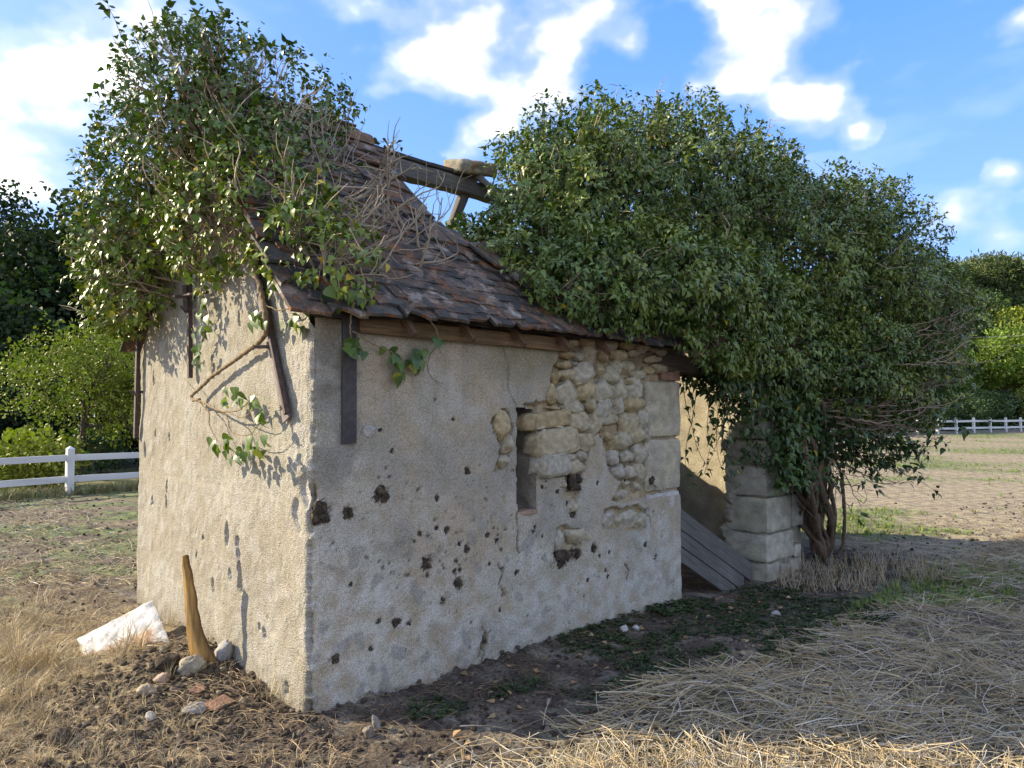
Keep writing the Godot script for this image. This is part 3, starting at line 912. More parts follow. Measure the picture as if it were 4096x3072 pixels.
func other_walls(hut: Node3D) -> void:
	# back wall, seen only through the door
	var bw := part("back_wall", rough_wall(Vector2(0.3, -0.3), Vector2(5.9, 1.93), func(u, w, b): return Vector3(u, w, -2.68 + b), Color(0.45, 0.4, 0.32), 0.07, 0.12).mesh(M.front), hut)
	var bc := MB.new()
	for k in 8:
		append(bc, moved(block(Vector3(0.70, 2.16 + 0.1 * n3(k * 1.7, 3, 3), 0.42), 0.01, 0.02, Color(0.44, 0.4, 0.33), 4), Vector3(0.65 + k * 0.70, 0.80, -2.90)))
	part("wall_core", bc.mesh(M.stone), bw)
	# far gable: its sunlit inner face shows through the doorway
	var fg := part("far_gable_wall", rough_wall(Vector2(-3.1, -0.3), Vector2(-0.02, 2.75), func(u, w, b): return Vector3(5.45 - b, w, u), Color(0.55, 0.5, 0.41), 0.05, 0.2).mesh(M.plaster), hut)
	var core := MB.new()
	prism_x(core, [Vector2(-3.10, -0.3), Vector2(-0.05, -0.3), Vector2(-0.05, 2.05), Vector2(-1.0, 2.7), Vector2(-2.2, 2.6), Vector2(-3.10, 2.04)], 5.49, 5.92, Color(0.44, 0.39, 0.3))
	part("wall_core", core.mesh(M.stone, false), fg)
	# the pier right of the door, dressed blocks
	var pier := MB.new()
	append(pier, moved(block(Vector3(0.66, 2.3, 0.40), 0.02, 0.03, Color(0.45, 0.4, 0.31), 10), Vector3(5.40, 0.85, -0.235)))
	var pr := part("door_pier", pier.mesh(M.stone), hut)
	for q in [[5.02, -0.25, 5.30, 0.075], [5.31, -0.25, 5.52, 0.03], [5.53, -0.25, 5.80, 0.05], [5.0, 0.085, 5.62, 0.37], [5.63, 0.06, 5.80, 0.20], [5.02, 0.38, 5.58, 0.745], [5.01, 0.755, 5.45, 1.07], [5.03, 1.08, 5.50, 1.335], [5.0, 1.345, 5.42, 1.66], [5.02, 1.67, 5.5, 1.98], [5.46, 0.76, 5.80, 1.0], [5.60, 0.385, 5.85, 0.74]]:
		var qb := block(Vector3(q[2] - q[0], q[3] - q[1], 0.47), 0.012, 0.028, Color(0.54, 0.50, 0.41), 9)
		part("quoin_block", qb.mesh(M.stone), pr, Transform3D(Basis(), Vector3((q[0] + q[2]) / 2, (q[1] + q[3]) / 2, -0.222 + R(-0.008, 0.008))))
	for k in 9:
		var rm := MB.new()
		rock(rm, Vector3.ZERO, Vector3(0.07, R(0.05, 0.09), R(0.06, 0.1)), Basis(Vector3.UP, R(0, 3)), Color(0.45, 0.4, 0.31), 10, 7, 0.6, 0.15)
		part("rubble_stone", rm.mesh(M.stone), pr, Transform3D(Basis(), Vector3(5.07 + R(-0.02, 0.02), 0.15 + k * 0.19, -0.42 + R(-0.05, 0.03))))

# ---------------------------------------------------------------- roof
func roof_pt(x: float, s: float, up := 0.0) -> Vector3:   # s metres up the slope from the eave edge
	var sag := -0.055 * sm(0.75, 0.1, x) * sm(0.5, 0.0, s) - 0.03 * sin(clampf(s / 2.4, 0, 1) * PI)
	sag += 0.012 * n3(x * 1.5, s * 1.5, 80)
	return Vector3(x, 2.15 + 0.701 * s, 0.2 - 0.713 * s) + Vector3(0, 0.713, 0.701) * (up + sag)

func tile_mesh(tone: Color, wide: float, chip: float) -> ArrayMesh:
	var mb := MB.new()
	var th := 0.019
	var cols := 4
	var rows := 3
	var so := R(0, 99)
	var base_z := PackedFloat32Array()
	for i in cols + 1:
		base_z.append(chip * maxf(0.0, n3(i * 0.9 + so, 0, 0)) * 3.0 + R(0, 0.004))
	for side in 2:
		for j in rows + 1:
			for i in cols + 1:
				var u := float(i) / cols - 0.5
				var z := lerpf(-0.29, -base_z[i], float(j) / rows)
				var y := 0.010 * (0.25 - u * u) * 4.0 * 0.5 + 0.004 * n3(u * 4 + so, z * 9, 5) + (th if side == 0 else 0.0)
				var sh := 0.9 + 0.35 * n3(u * 3 + so, z * 8, 1)
				mb.p(Vector3(u * wide + R(-0.0015, 0.0015), y, z), Color(tone.r * sh, tone.g * sh, tone.b * sh))
	var n := (cols + 1) * (rows + 1)
	var w := cols + 1
	for j in rows:
		for i in cols:
			var a := j * w + i
			mb.quad(a, a + 1, a + w + 1, a + w)
			mb.quad(n + a, n + a + w, n + a + w + 1, n + a + 1)
	for i in cols:      # lower edge, with vertices of its own for a crisp arris
		var a := rows * w + i
		var q := [mb.p(mb.v[a], mb.c[a]), mb.p(mb.v[a + 1], mb.c[a]), mb.p(mb.v[n + a + 1], mb.c[a]), mb.p(mb.v[n + a], mb.c[a])]
		mb.quad(q[0], q[1], q[2], q[3])
	for j in rows:
		for e in 2:
			var a := j * w + (0 if e == 0 else cols)
			var q := [mb.p(mb.v[a], mb.c[a]), mb.p(mb.v[a + w], mb.c[a]), mb.p(mb.v[n + a + w], mb.c[a]), mb.p(mb.v[n + a], mb.c[a])]
			if e == 0:
				mb.quad(q[0], q[1], q[2], q[3])
			else:
				mb.quad(q[3], q[2], q[1], q[0])
	return mb.mesh(M.tile)

func roof(hut: Node3D) -> void:
	var tones := [Color(0.072, 0.067, 0.057), Color(0.084, 0.073, 0.058), Color(0.108, 0.076, 0.052), Color(0.066, 0.064, 0.057), Color(0.112, 0.080, 0.056), Color(0.105, 0.101, 0.088), Color(0.052, 0.051, 0.046)]
	var meshes: Array[ArrayMesh] = []
	for k in 14:
		meshes.append(tile_mesh(tones[k % 7], R(0.215, 0.24), 0.0 if k < 8 else 0.03))
	# boarding and battens under the tiles
	var under := MB.new()
	for e in [[-0.06, 1.22, 0.06, 2.40], [1.22, 1.62, 0.06, 0.72], [1.62, 3.68, 0.06, 0.26]]:
		var o := MB.new()
		for sd in 2:
			for j in 9:
				for i in 9:
					o.p(roof_pt(lerpf(e[0], e[1], i / 8.0), lerpf(e[2], e[3], j / 8.0), -0.036 - 0.02 * sd), Color(0.12, 0.09, 0.06))
		for j in 8:
			for i in 8:
				var a := j * 9 + i
				o.quad(a, a + 9, a + 10, a + 1)
				o.quad(81 + a, 81 + a + 1, 81 + a + 10, 81 + a + 9)
		append(under, o)
	var rf := part("roof", under.mesh(M.wood), hut)
	tag(rf, "broken slope of lichened flat clay tiles with a torn edge")
	var tilt := Basis(Vector3(1, 0, 0), deg_to_rad(44.5)) 
	for row in 26:
		var s := row * 0.0945
		var y := 2.15 + 0.7 * s
		var xm := 3.72
		if y > 2.30:
			xm = 1.92
		if y > 2.55:
			xm = 1.80
		if y > 2.66:
			xm = 1.60
		if y > 2.74:
			xm = 1.43
		if y > 2.85:
			xm = 1.32
		if y > 3.3:
			xm = 1.27
		xm += R(-0.06, 0.06)
		var x := -0.10 + 0.115 * (row % 2) + R(-0.02, 0.02)
		while x < xm:
			var b := tilt * Basis(Vector3(1, 0, 0), -0.09 + R(-0.04, 0.035)) * Basis(Vector3(0, 1, 0), R(-0.05, 0.05)) * Basis(Vector3(0, 0, 1), R(-0.03, 0.03))
			var slip := R(-0.012, 0.012)
			if rng.randf() < (0.30 if row == 0 else 0.09):
				slip -= R(0.01, 0.05)
				b = b * Basis(Vector3(0, 1, 0), R(-0.12, 0.12))
			var lift := 0.0
			if x > xm - 0.3 and row > 2:
				lift = R(0, 0.02)
				b = b * Basis(Vector3(0, 0, 1), R(-0.10, 0.02))
			part("roof_tile", meshes[rng.randi() % 14], rf, Transform3D(b, roof_pt(x, s + slip, lift)))
			x += R(0.218, 0.232)
	# loose tiles piled at the torn edge
	for k in 9:
		var s := R(0.25, 0.8)
		part("roof_tile", meshes[8 + k % 6], rf, Transform3D(tilt * Basis(Vector3(0, 1, 0), R(-0.6, 0.6)) * Basis(Vector3(0, 0, 1), R(-0.25, 0.1)), roof_pt(R(1.55, 2.0), s, R(0.02, 0.05))))
	# ridge tiles, half round
	for k in 4:
		var mb := MB.new()
		for sd in 2:
			for j in 3:
				for i in 9:
					var a := PI * (i / 8.0) 
					var r := (0.115 if sd == 0 else 0.098) * (1.0 + 0.03 * n3(k * 3, i, j))
					mb.p(Vector3(j * 0.18, sin(a) * r - 0.03, cos(a) * r), Color(0.24, 0.15, 0.09) * (0.9 + 0.3 * n3(i * 0.7, j * 1.1, k)))
		for j in 2:
			for i in 8:
				var a := j * 9 + i
				mb.quad(a, a + 9, a + 10, a + 1)
				mb.quad(27 + a, 27 + a + 1, 27 + a + 10, 27 + a + 9)
		for i in 8:
			mb.quad(18 + i, 45 + i, 46 + i, 19 + i)
		part("ridge_tile", mb.mesh(M.tile, true), rf, Transform3D(Basis(Vector3(0, 0, 1), R(-0.03, 0.03)) * Basis(Vector3.UP, R(-0.04, 0.04)), Vector3(-0.12 + k * 0.345, 3.865 - 0.008 * k, -1.56)))
	# eave: brown board, rafter feet
	part("eave_board", bar(1.72, 0.025, 0.09, 16, 0.05, Color(0.42, 0.26, 0.13), 0.1).mesh(M.wood), hut, Transform3D(along(Vector3(1, 0.0, 0)), Vector3(0.26, 2.10, 0.03)))
	for k in 5:
		part("rafter_foot", bar(0.24, 0.06, 0.08, 4, 0.05, Color(0.27, 0.15, 0.08), 0.12, 0.0, 0.4).mesh(M.wood), hut, Transform3D(along(Vector3(0, -0.70, 0.713), Vector3(0, 1, 0)), Vector3(0.55 + k * 0.44, 2.22, -0.02)))
	for k in 4:   # rafters under the torn edge
		part("rafter", bar(2.3, 0.06, 0.08, 10, 0.06, Color(0.2, 0.15, 0.1), 0.12).mesh(M.wood), hut, Transform3D(along(Vector3(0, 0.701, -0.713), Vector3(0, 1, 0)), Vector3(0.12 + k * 0.36, 2.16, 0.02)))
	# back slope, what is left of it by the gable
	var bk := MB.new()
	for row in 22:
		var s := row * 0.11
		for k in (5 if s > 1.3 else 15):
			var o := block(Vector3(0.22, 0.016, 0.27), 0.003, 0.005, tones[rng.randi() % 7], 1)
			var t := Transform3D(Basis(Vector3.UP, PI) * tilt * Basis(Vector3(1, 0, 0), -0.06), Vector3(0.0 + k * 0.225 + 0.11 * (row % 2), 2.15 + 0.701 * s, -3.32 + 0.713 * s))
			for q in o.v.size():
				o.v[q] = t * (o.v[q] + Vector3(0, 0, -0.13))
			append(bk, o)
	var bkp := part("back_slope", bk.mesh(M.tile), hut)
	bkp.set_meta("kind", "stuff")
	# ridge beam with what still hangs on it
	part("ridge_beam", bar(2.9, 0.12, 0.145, 26, 0.10, Color(0.27, 0.25, 0.215), 0.22, -0.035).mesh(M.wood), hut, Transform3D(along(Vector3(1, 0.012, 0)), Vector3(0.85, 3.735, -1.56)))
	part("beam_plank", bar(1.35, 0.10, 0.03, 14, 0.12, Color(0.13, 0.115, 0.095), 0.2, -0.01).mesh(M.wood), hut, Transform3D(along(Vector3(1, 0.01, 0)), Vector3(1.15, 3.825, -1.55)))
	part("prop_post", bar(0.95, 0.075, 0.085, 8, 0.08, Color(0.22, 0.2, 0.17), 0.2).mesh(M.wood), hut, Transform3D(along(Vector3(-0.33, -0.86, -0.06), Vector3(1, 0, 0)), Vector3(2.36, 3.74, -1.58)))
	part("broken_rafter", bar(0.86, 0.10, 0.055, 12, 0.16, Color(0.36, 0.34, 0.30), 0.15, -0.02, 0.75).mesh(M.wood), hut, Transform3D(along(Vector3(0.36, -0.45, 0.42), Vector3(0, 1, 0)), Vector3(2.42, 3.87, -1.53)))
	var cap := block(Vector3(0.50, 0.13, 0.27), 0.022, 0.03, Color(0.40, 0.365, 0.29), 10)
	tag(part("fallen_coping", cap.mesh(M.tile), rf, Transform3D(Basis(Vector3(0, 0, 1), 0.17) * Basis(Vector3.UP, 0.12) * Basis(Vector3(1, 0, 0), 0.25), Vector3(2.38, 3.915, -1.55))), "lichened block of mortar lying on the ridge beam")
	# lintel over the door
	part("lintel_beam", bar(1.95, 0.34, 0.15, 14, 0.06, Color(0.16, 0.11, 0.075), 0.12).mesh(M.wood), hut, Transform3D(along(Vector3(1, -0.006, 0)), Vector3(3.12, 2.045, -0.17)))


# ---------------------------------------------------------------- ivy
func rosette(xf: Array, cols: PackedColorArray, p: Vector3, out: Vector3, n: int, size: float, tone: Color, yellow := 0.02) -> void:
	for k in n:
		var dir := (out * R(0.1, 0.9) + Vector3(0, R(-0.95, 0.05), 0) + RV(0.75))
		var nrm := out * 0.7 + Vector3(0, 0.75, 0) + RV(0.55)
		var s := size * R(0.6, 1.25)
		var b := frame(dir, nrm)
		xf.append(Transform3D(Basis(b.x * s * R(0.85, 1.15), b.y * s, b.z * s), p + RV(0.035) + dir.normalized() * 0.01))
		var sh := R(0.65, 1.35)
		var c := Color(tone.r * sh, tone.g * sh, tone.b * sh)
		if rng.randf() < 0.25:
			c = c.lerp(Color(0.13, 0.17, 0.035), R(0.2, 0.7))
		if rng.randf() < yellow:
			c = Color(0.42, 0.33, 0.03) * R(0.7, 1.1)
		cols.append(c)

func in_any(p: Vector3, E: Array, scale: float, but := -1) -> bool:
	for k in E.size():
		if k == but:
			continue
		var q: Vector3 = (p - E[k][0]) / (E[k][1] * scale)
		if q.length_squared() < 1.0:
			return true
	return false

func sphere_dir() -> Vector3:
	var d := RV()
	while d.length_squared() > 1.0 or d.length_squared() < 0.02:
		d = RV()
	return d.normalized()

func shell(E: Array, per: float, keep: Callable) -> Array:   # [point, outward] pairs spread through the outer shell
	var out := []
	for k in E.size():
		var c: Vector3 = E[k][0]
		var r: Vector3 = E[k][1]
		var area := 4.0 * PI * pow((pow(r.x * r.y, 1.6) + pow(r.x * r.z, 1.6) + pow(r.y * r.z, 1.6)) / 3.0, 1.0 / 1.6)
		for i in int(area * per):
			var d := sphere_dir()
			var lump := 1.0 + 0.21 * n3(d.x * 2.2 + c.x, d.y * 2.2 + c.y, d.z * 2.2 + c.z) * 1.6 + 0.08 * n3(d.x * 6 + c.x, d.y * 6, d.z * 6)
			var q := pow(rng.randf(), 0.5)
			var p := c + d * r * lump * lerpf(0.70, 1.0, q)
			if in_any(p, E, 0.82, k) or not keep.call(p):
				continue
			out.append([p, (d / r).normalized()])
	return out

func bend_path(a: Vector3, d: Vector3, l: float, steps: int, wild: float, rise := 0.0) -> PackedVector3Array:
	var pts := PackedVector3Array([a])
	var p := a
	d = d.normalized()
	for k in steps:
		d = (d + RV(wild) + Vector3(0, rise, 0)).normalized()
		p += d * l / steps
		pts.append(p)
	return pts

func leaf_tones() -> Array:
	return [Color(0.045, 0.085, 0.022), Color(0.06, 0.105, 0.025), Color(0.085, 0.135, 0.03), Color(0.05, 0.09, 0.03), Color(0.30, 0.27, 0.04)]

func leaf_set() -> Array[ArrayMesh]:
	var out: Array[ArrayMesh] = []
	for c: Color in leaf_tones():
		var m := M.ivy.duplicate() as StandardMaterial3D
		m.albedo_color = c.linear_to_srgb()
		m.vertex_color_use_as_albedo = false
		out.append(leaf_mesh(m, 0.44, 0.16, 0.2))
	return out

func twig_col() -> Color:
	return Color(0.37, 0.30, 0.21) * R(0.65, 1.25)

func left_ivy() -> void:
	var base := LF * Vector3(-0.05, 2.3, -1.6)
	var root := thing("ivy_bush", "thinning ivy with bare twigs spread over the sunlit gable and left roof end", "ivy", base, TURN)
	var toroot := Vector3(0.05, -2.3, 1.6)
	var E := [[Vector3(-0.10, 3.60, -1.75), Vector3(0.52, 0.74, 0.88)], [Vector3(-0.2, 3.1, -2.6), Vector3(0.44, 0.88, 0.72)], [Vector3(-0.1, 2.88, -1.1), Vector3(0.32, 0.42, 0.7)], [Vector3(0.48, 4.02, -1.7), Vector3(0.74, 0.46, 0.42)], [Vector3(0.18, 2.62, -0.3), Vector3(0.30, 0.33, 0.32)], [Vector3(-0.15, 2.65, -2.95), Vector3(0.34, 0.48, 0.33)], [Vector3(0.15, 3.1, -0.8), Vector3(0.42, 0.42, 0.42)], [Vector3(0.5, 3.45, -1.15), Vector3(0.42, 0.35, 0.35)], [Vector3(0.12, 2.42, 0.02), Vector3(0.27, 0.22, 0.22)], [Vector3(-0.02, 2.86, -0.52), Vector3(0.27, 0.32, 0.27)], [Vector3(-0.03, 2.5, -0.14), Vector3(0.22, 0.24, 0.24)]]
	var xf := []
	var cols := PackedColorArray()
	var bare := func(p: Vector3) -> bool: return p.x > 0.22 and p.z > -1.45 and p.y < 3.75
	var twigs := MB.new()
	var shoots := 0
	for k in 330:
		if k % 3 == 0 and k % 9 != 0 and k > 150:
			continue
		var a: Vector3
		var d: Vector3
		if k % 3 != 0:
			var z := R(-3.05, -0.35)
			a = Vector3(R(-0.03, 0.05), R(2.45, maxf(2.6, roof_h(z) + 0.05)), z)
			d = Vector3(R(-1.0, -0.1), R(-0.1, 0.9), R(-0.5, 0.5)) + (a - Vector3(0.2, 2.7, -1.5)) * 0.5
		else:
			var s := R(0.25, 2.35)
			a = roof_pt(R(0.0, 1.0 if s > 0.5 else 0.5), s, 0.01)
			d = Vector3(R(-0.5, 0.85), R(-0.1, 0.75), R(-0.1, 0.75))
		var l := R(0.3, 0.85) if k % 3 else R(0.22, 0.52)
		var pts := bend_path(a, d, l, 7, 0.24, 0.04)
		var n := 0
		for q in pts:
			n += 1 if in_any(q, E, 1.06) or bare.call(q) else 0
		if n < 7 or (k % 3 != 0 and k % 4 == 1):
			continue
		var tone := twig_col()
		var mb := MB.new()
		var r := R(0.006, 0.0125)
		tube(mb, pts, r, r * 0.4, 5, tone, 0.25)
		var on_roof: bool = bare.call(pts[4])
		for j in range(2, 8):
			for rep in (1 if on_roof else 2):
				if rng.randf() < (0.6 if on_roof else 0.72):
					var sd := (pts[mini(j, 7)] - pts[maxi(0, j - 1)]).normalized() * 0.6 + RV(0.9) + Vector3(0, 0.35, 0)
					var sp := bend_path(pts[mini(j, 7)], sd, R(0.10, 0.30), 4, 0.35, 0.08)
					tube(mb, sp, r * 0.5, 0.0016, 4, tone)
					var isbare: bool = bare.call(sp[4])
					if isbare:
						for rr in rng.randi() % 2:
							tube(mb, bend_path(sp[2 + rr], RV() + Vector3(0, 0.6, 0), R(0.05, 0.12), 3, 0.3), r * 0.3, 0.0014, 3, tone)
					if in_any(sp[4], E, 1.08) and (not isbare or rng.randf() < 0.07):
						rosette(xf, cols, sp[4], (sp[4] - sp[2]).normalized(), 6, 0.048, Color(0.085, 0.14, 0.024), 0.04)
		for q in mb.v.size():
			mb.v[q] += toroot
		shoots += 1
		if shoots <= 150:
			part("branch", mb.mesh(M.twig), root)
		else:
			append(twigs, mb)
	# leafy shell
	for sp in shell(E, 150.0, func(p: Vector3) -> bool: return (p.x < 0.62 or p.y > 3.6 or p.z < -1.7) and not (p.x > 0.2 and p.z > -1.4 and rng.randf() < 0.5) and p.y > 2.25 + 0.25 * n3(p.z * 2, 0, 0)):
		var p: Vector3 = sp[0]
		var low: float = sm(3.6, 2.6, p.y)
		rosette(xf, cols, p, sp[1], 5, 0.043, Color(0.078, 0.130, 0.028).lerp(Color(0.155, 0.205, 0.026), low), 0.012 + 0.05 * low)
		if rng.randf() < 0.3:
			tube(twigs, PackedVector3Array([p + toroot, p - sp[1] * 0.12 + RV(0.04) + toroot, p - sp[1] * 0.28 + RV(0.07) + toroot]), 0.0022, 0.004, 3, twig_col())
	# single shoots that stand up out of the outline
	for e in [[Vector3(0.35, 4.15, -1.6), Vector3(0.4, 1, 0.1), 0.35], [Vector3(-0.45, 4.15, -1.9), Vector3(-0.5, 1, -0.2), 0.32], [Vector3(-0.2, 4.3, -1.8), Vector3(-0.1, 1, 0), 0.25], [Vector3(1.05, 3.92, -1.6), Vector3(1, 0.0, 0.2), 0.35], [Vector3(1.2, 3.9, -1.6), Vector3(1, 0.1, 0.2), 0.45], [Vector3(0.8, 4.1, -1.6), Vector3(0.9, 0.5, 0.3), 0.3], [Vector3(-0.5, 3.3, -2.9), Vector3(-1, 0.3, -0.6), 0.25], [Vector3(0.1, 4.25, -1.7), Vector3(0.1, 1, 0.1), 0.25]]:
		var pts := bend_path(e[0], e[1], e[2], 6, 0.2)
		var mb := MB.new()
		tube(mb, pts, 0.005, 0.002, 4, twig_col())
		for q in mb.v.size():
			mb.v[q] += toroot
		part("branch", mb.mesh(M.twig), root)
		for j in range(2, 7):
			rosette(xf, cols, pts[j], (pts[6] - pts[0]).normalized(), 3, 0.06, Color(0.05, 0.095, 0.03), 0.0)
	# stems hanging over the render: thick one on the gable, thinner ones beside it, one on the shaded wall
	var set_ := leaf_set()
	var stems := [
		[[Vector3(-0.05, 2.62, -0.55), Vector3(-0.07, 2.47, -0.60), Vector3(-0.08, 2.30, -0.50), Vector3(-0.08, 2.14, -0.42), Vector3(-0.07, 2.04, -0.47), Vector3(-0.06, 1.985, -0.72), Vector3(-0.06, 1.93, -0.96), Vector3(-0.06, 1.86, -1.25), Vector3(-0.06, 1.78, -1.51), Vector3(-0.06, 1.73, -1.62), Vector3(-0.07, 1.70, -1.58), Vector3(-0.07, 1.695, -1.46)], 0.0175, 0.011],
		[[Vector3(-0.07, 1.70, -1.58), Vector3(-0.09, 1.67, -1.30), Vector3(-0.10, 1.63, -1.05), Vector3(-0.10, 1.62, -0.80), Vector3(-0.10, 1.66, -0.62), Vector3(-0.10, 1.71, -0.56)], 0.008, 0.003],
		[[Vector3(-0.07, 1.69, -1.5), Vector3(-0.08, 1.60, -1.28), Vector3(-0.09, 1.54, -1.22), Vector3(-0.10, 1.47, -1.10), Vector3(-0.12, 1.43, -0.98)], 0.006, 0.002],
		[[Vector3(-0.09, 1.66, -1.22), Vector3(-0.1, 1.58, -0.92), Vector3(-0.11, 1.50, -0.82), Vector3(-0.12, 1.48, -0.55), Vector3(-0.12, 1.54, -0.38), Vector3(-0.12, 1.60, -0.36)], 0.005, 0.002],
		[[Vector3(-0.10, 1.62, -0.9), Vector3(-0.11, 1.58, -0.7), Vector3(-0.12, 1.60, -0.55), Vector3(-0.12, 1.66, -0.42)], 0.004, 0.002],
		[[Vector3(-0.05, 2.75, -1.55), Vector3(-0.06, 2.55, -1.56), Vector3(-0.07, 2.36, -1.42), Vector3(-0.07, 2.2, -1.36), Vector3(-0.07, 2.05, -1.50), Vector3(-0.06, 1.95, -1.55), Vector3(-0.07, 1.94, -1.42)], 0.009, 0.004],
		[[Vector3(-0.06, 1.75, -1.55), Vector3(-0.06, 1.83, -1.72), Vector3(-0.06, 1.86, -1.8)], 0.004, 0.002],
		[[Vector3(0.15, 2.2, 0.16), Vector3(0.17, 2.10, 0.10), Vector3(0.20, 1.98, 0.06)], 0.006, 0.003],
		[[Vector3(0.60, 2.16, 0.20), Vector3(0.72, 2.10, 0.13), Vector3(0.76, 2.02, 0.08), Vector3(0.72, 1.92, 0.05), Vector3(0.76, 1.82, 0.03), Vector3(0.86, 1.79, 0.02)], 0.006, 0.002],
		[[Vector3(0.2, 2.05, 0.07), Vector3(0.35, 1.99, 0.05), Vector3(0.46, 1.96, 0.05), Vector3(0.56, 1.90, 0.05), Vector3(0.66, 1.93, 0.05)], 0.004, 0.002],
		[[Vector3(0.05, 2.28, 0.0), Vector3(-0.02, 2.2, -0.05), Vector3(-0.07, 2.18, -0.25), Vector3(-0.08, 2.22, -0.4)], 0.005, 0.003],
	]
	for e in stems:
		var cv := Curve3D.new()
		cv.bake_interval = 0.025
		var ps: Array = e[0]
		for q in ps.size():
			var tan: Vector3 = (ps[mini(q + 1, ps.size() - 1)] - ps[maxi(0, q - 1)]) * 0.2
			cv.add_point(ps[q] + toroot + RV(0.006), -tan, tan)
		var mb := MB.new()
		var pts := cv.get_baked_points()
		for q in pts.size():
			pts[q] += RV(0.0035)
		tube(mb, pts, e[1], e[2], 6, Color(0.42, 0.32, 0.19), 0.45)
		part("stem", mb.mesh(M.bark), root)
	# leaves that can be told apart on those stems: centre, spread, how many
	for e in [[Vector3(-0.10, 1.72, -0.80), Vector3(0.03, 0.05, 0.16), 11], [Vector3(-0.11, 1.69, -0.45), Vector3(0.03, 0.03, 0.07), 5], [Vector3(-0.13, 1.42, -0.93), Vector3(0.04, 0.06, 0.16), 15], [Vector3(-0.13, 1.40, -0.62), Vector3(0.04, 0.05, 0.14), 12], [Vector3(-0.13, 1.44, -0.36), Vector3(0.04, 0.05, 0.08), 9], [Vector3(-0.12, 1.60, -0.38), Vector3(0.02, 0.04, 0.05), 4], [Vector3(-0.09, 2.17, -0.47), Vector3(0.03, 0.05, 0.12), 11], [Vector3(-0.09, 2.3, -1.4), Vector3(0.03, 0.16, 0.10), 15], [Vector3(-0.08, 2.02, -1.5), Vector3(0.02, 0.08, 0.10), 10], [Vector3(-0.05, 2.12, -0.12), Vector3(0.03, 0.06, 0.10), 8], [Vector3(0.20, 1.99, 0.08), Vector3(0.06, 0.05, 0.02), 8], [Vector3(0.45, 1.95, 0.06), Vector3(0.06, 0.04, 0.02), 8], [Vector3(0.57, 1.91, 0.06), Vector3(0.08, 0.04, 0.02), 9], [Vector3(0.52, 1.84, 0.05), Vector3(0.03, 0.02, 0.015), 3], [Vector3(0.67, 1.95, 0.06), Vector3(0.05, 0.04, 0.02), 6], [Vector3(0.75, 2.07, 0.1), Vector3(0.04, 0.03, 0.03), 4], [Vector3(0.10, 2.22, 0.12), Vector3(0.12, 0.05, 0.07), 12], [Vector3(0.0, 2.3, -0.1), Vector3(0.08, 0.08, 0.12), 14]]:
		for k in int(e[2] * 1.35):
			var p: Vector3 = e[0] + Vector3(R(-1, 1), R(-1, 1), R(-1, 1)) * e[1]
			var wallward := Vector3(-1, 0, 0) if p.x < 0.02 else Vector3(0, 0, 1)
			var b := frame(Vector3(0, -0.9, 0) + RV(0.55), wallward + Vector3(0, 0.45, 0) + RV(0.45))
			var s := R(0.05, 0.082)
			part("leaf", set_[rng.randi() % 3 if rng.randf() < 0.97 else 4], root, Transform3D(Basis(b.x * s, b.y * s, b.z * s), p + toroot))
	for i in xf.size():
		xf[i].origin += toroot
	multi("foliage", root, leaf_mesh(M.ivy, 0.40, 0.24, 0.3), xf, cols)
	part("twigs", twigs.mesh(M.twig), root).set_meta("kind", "stuff")
	print("left ivy: shoots ", shoots, " leaves ", xf.size())

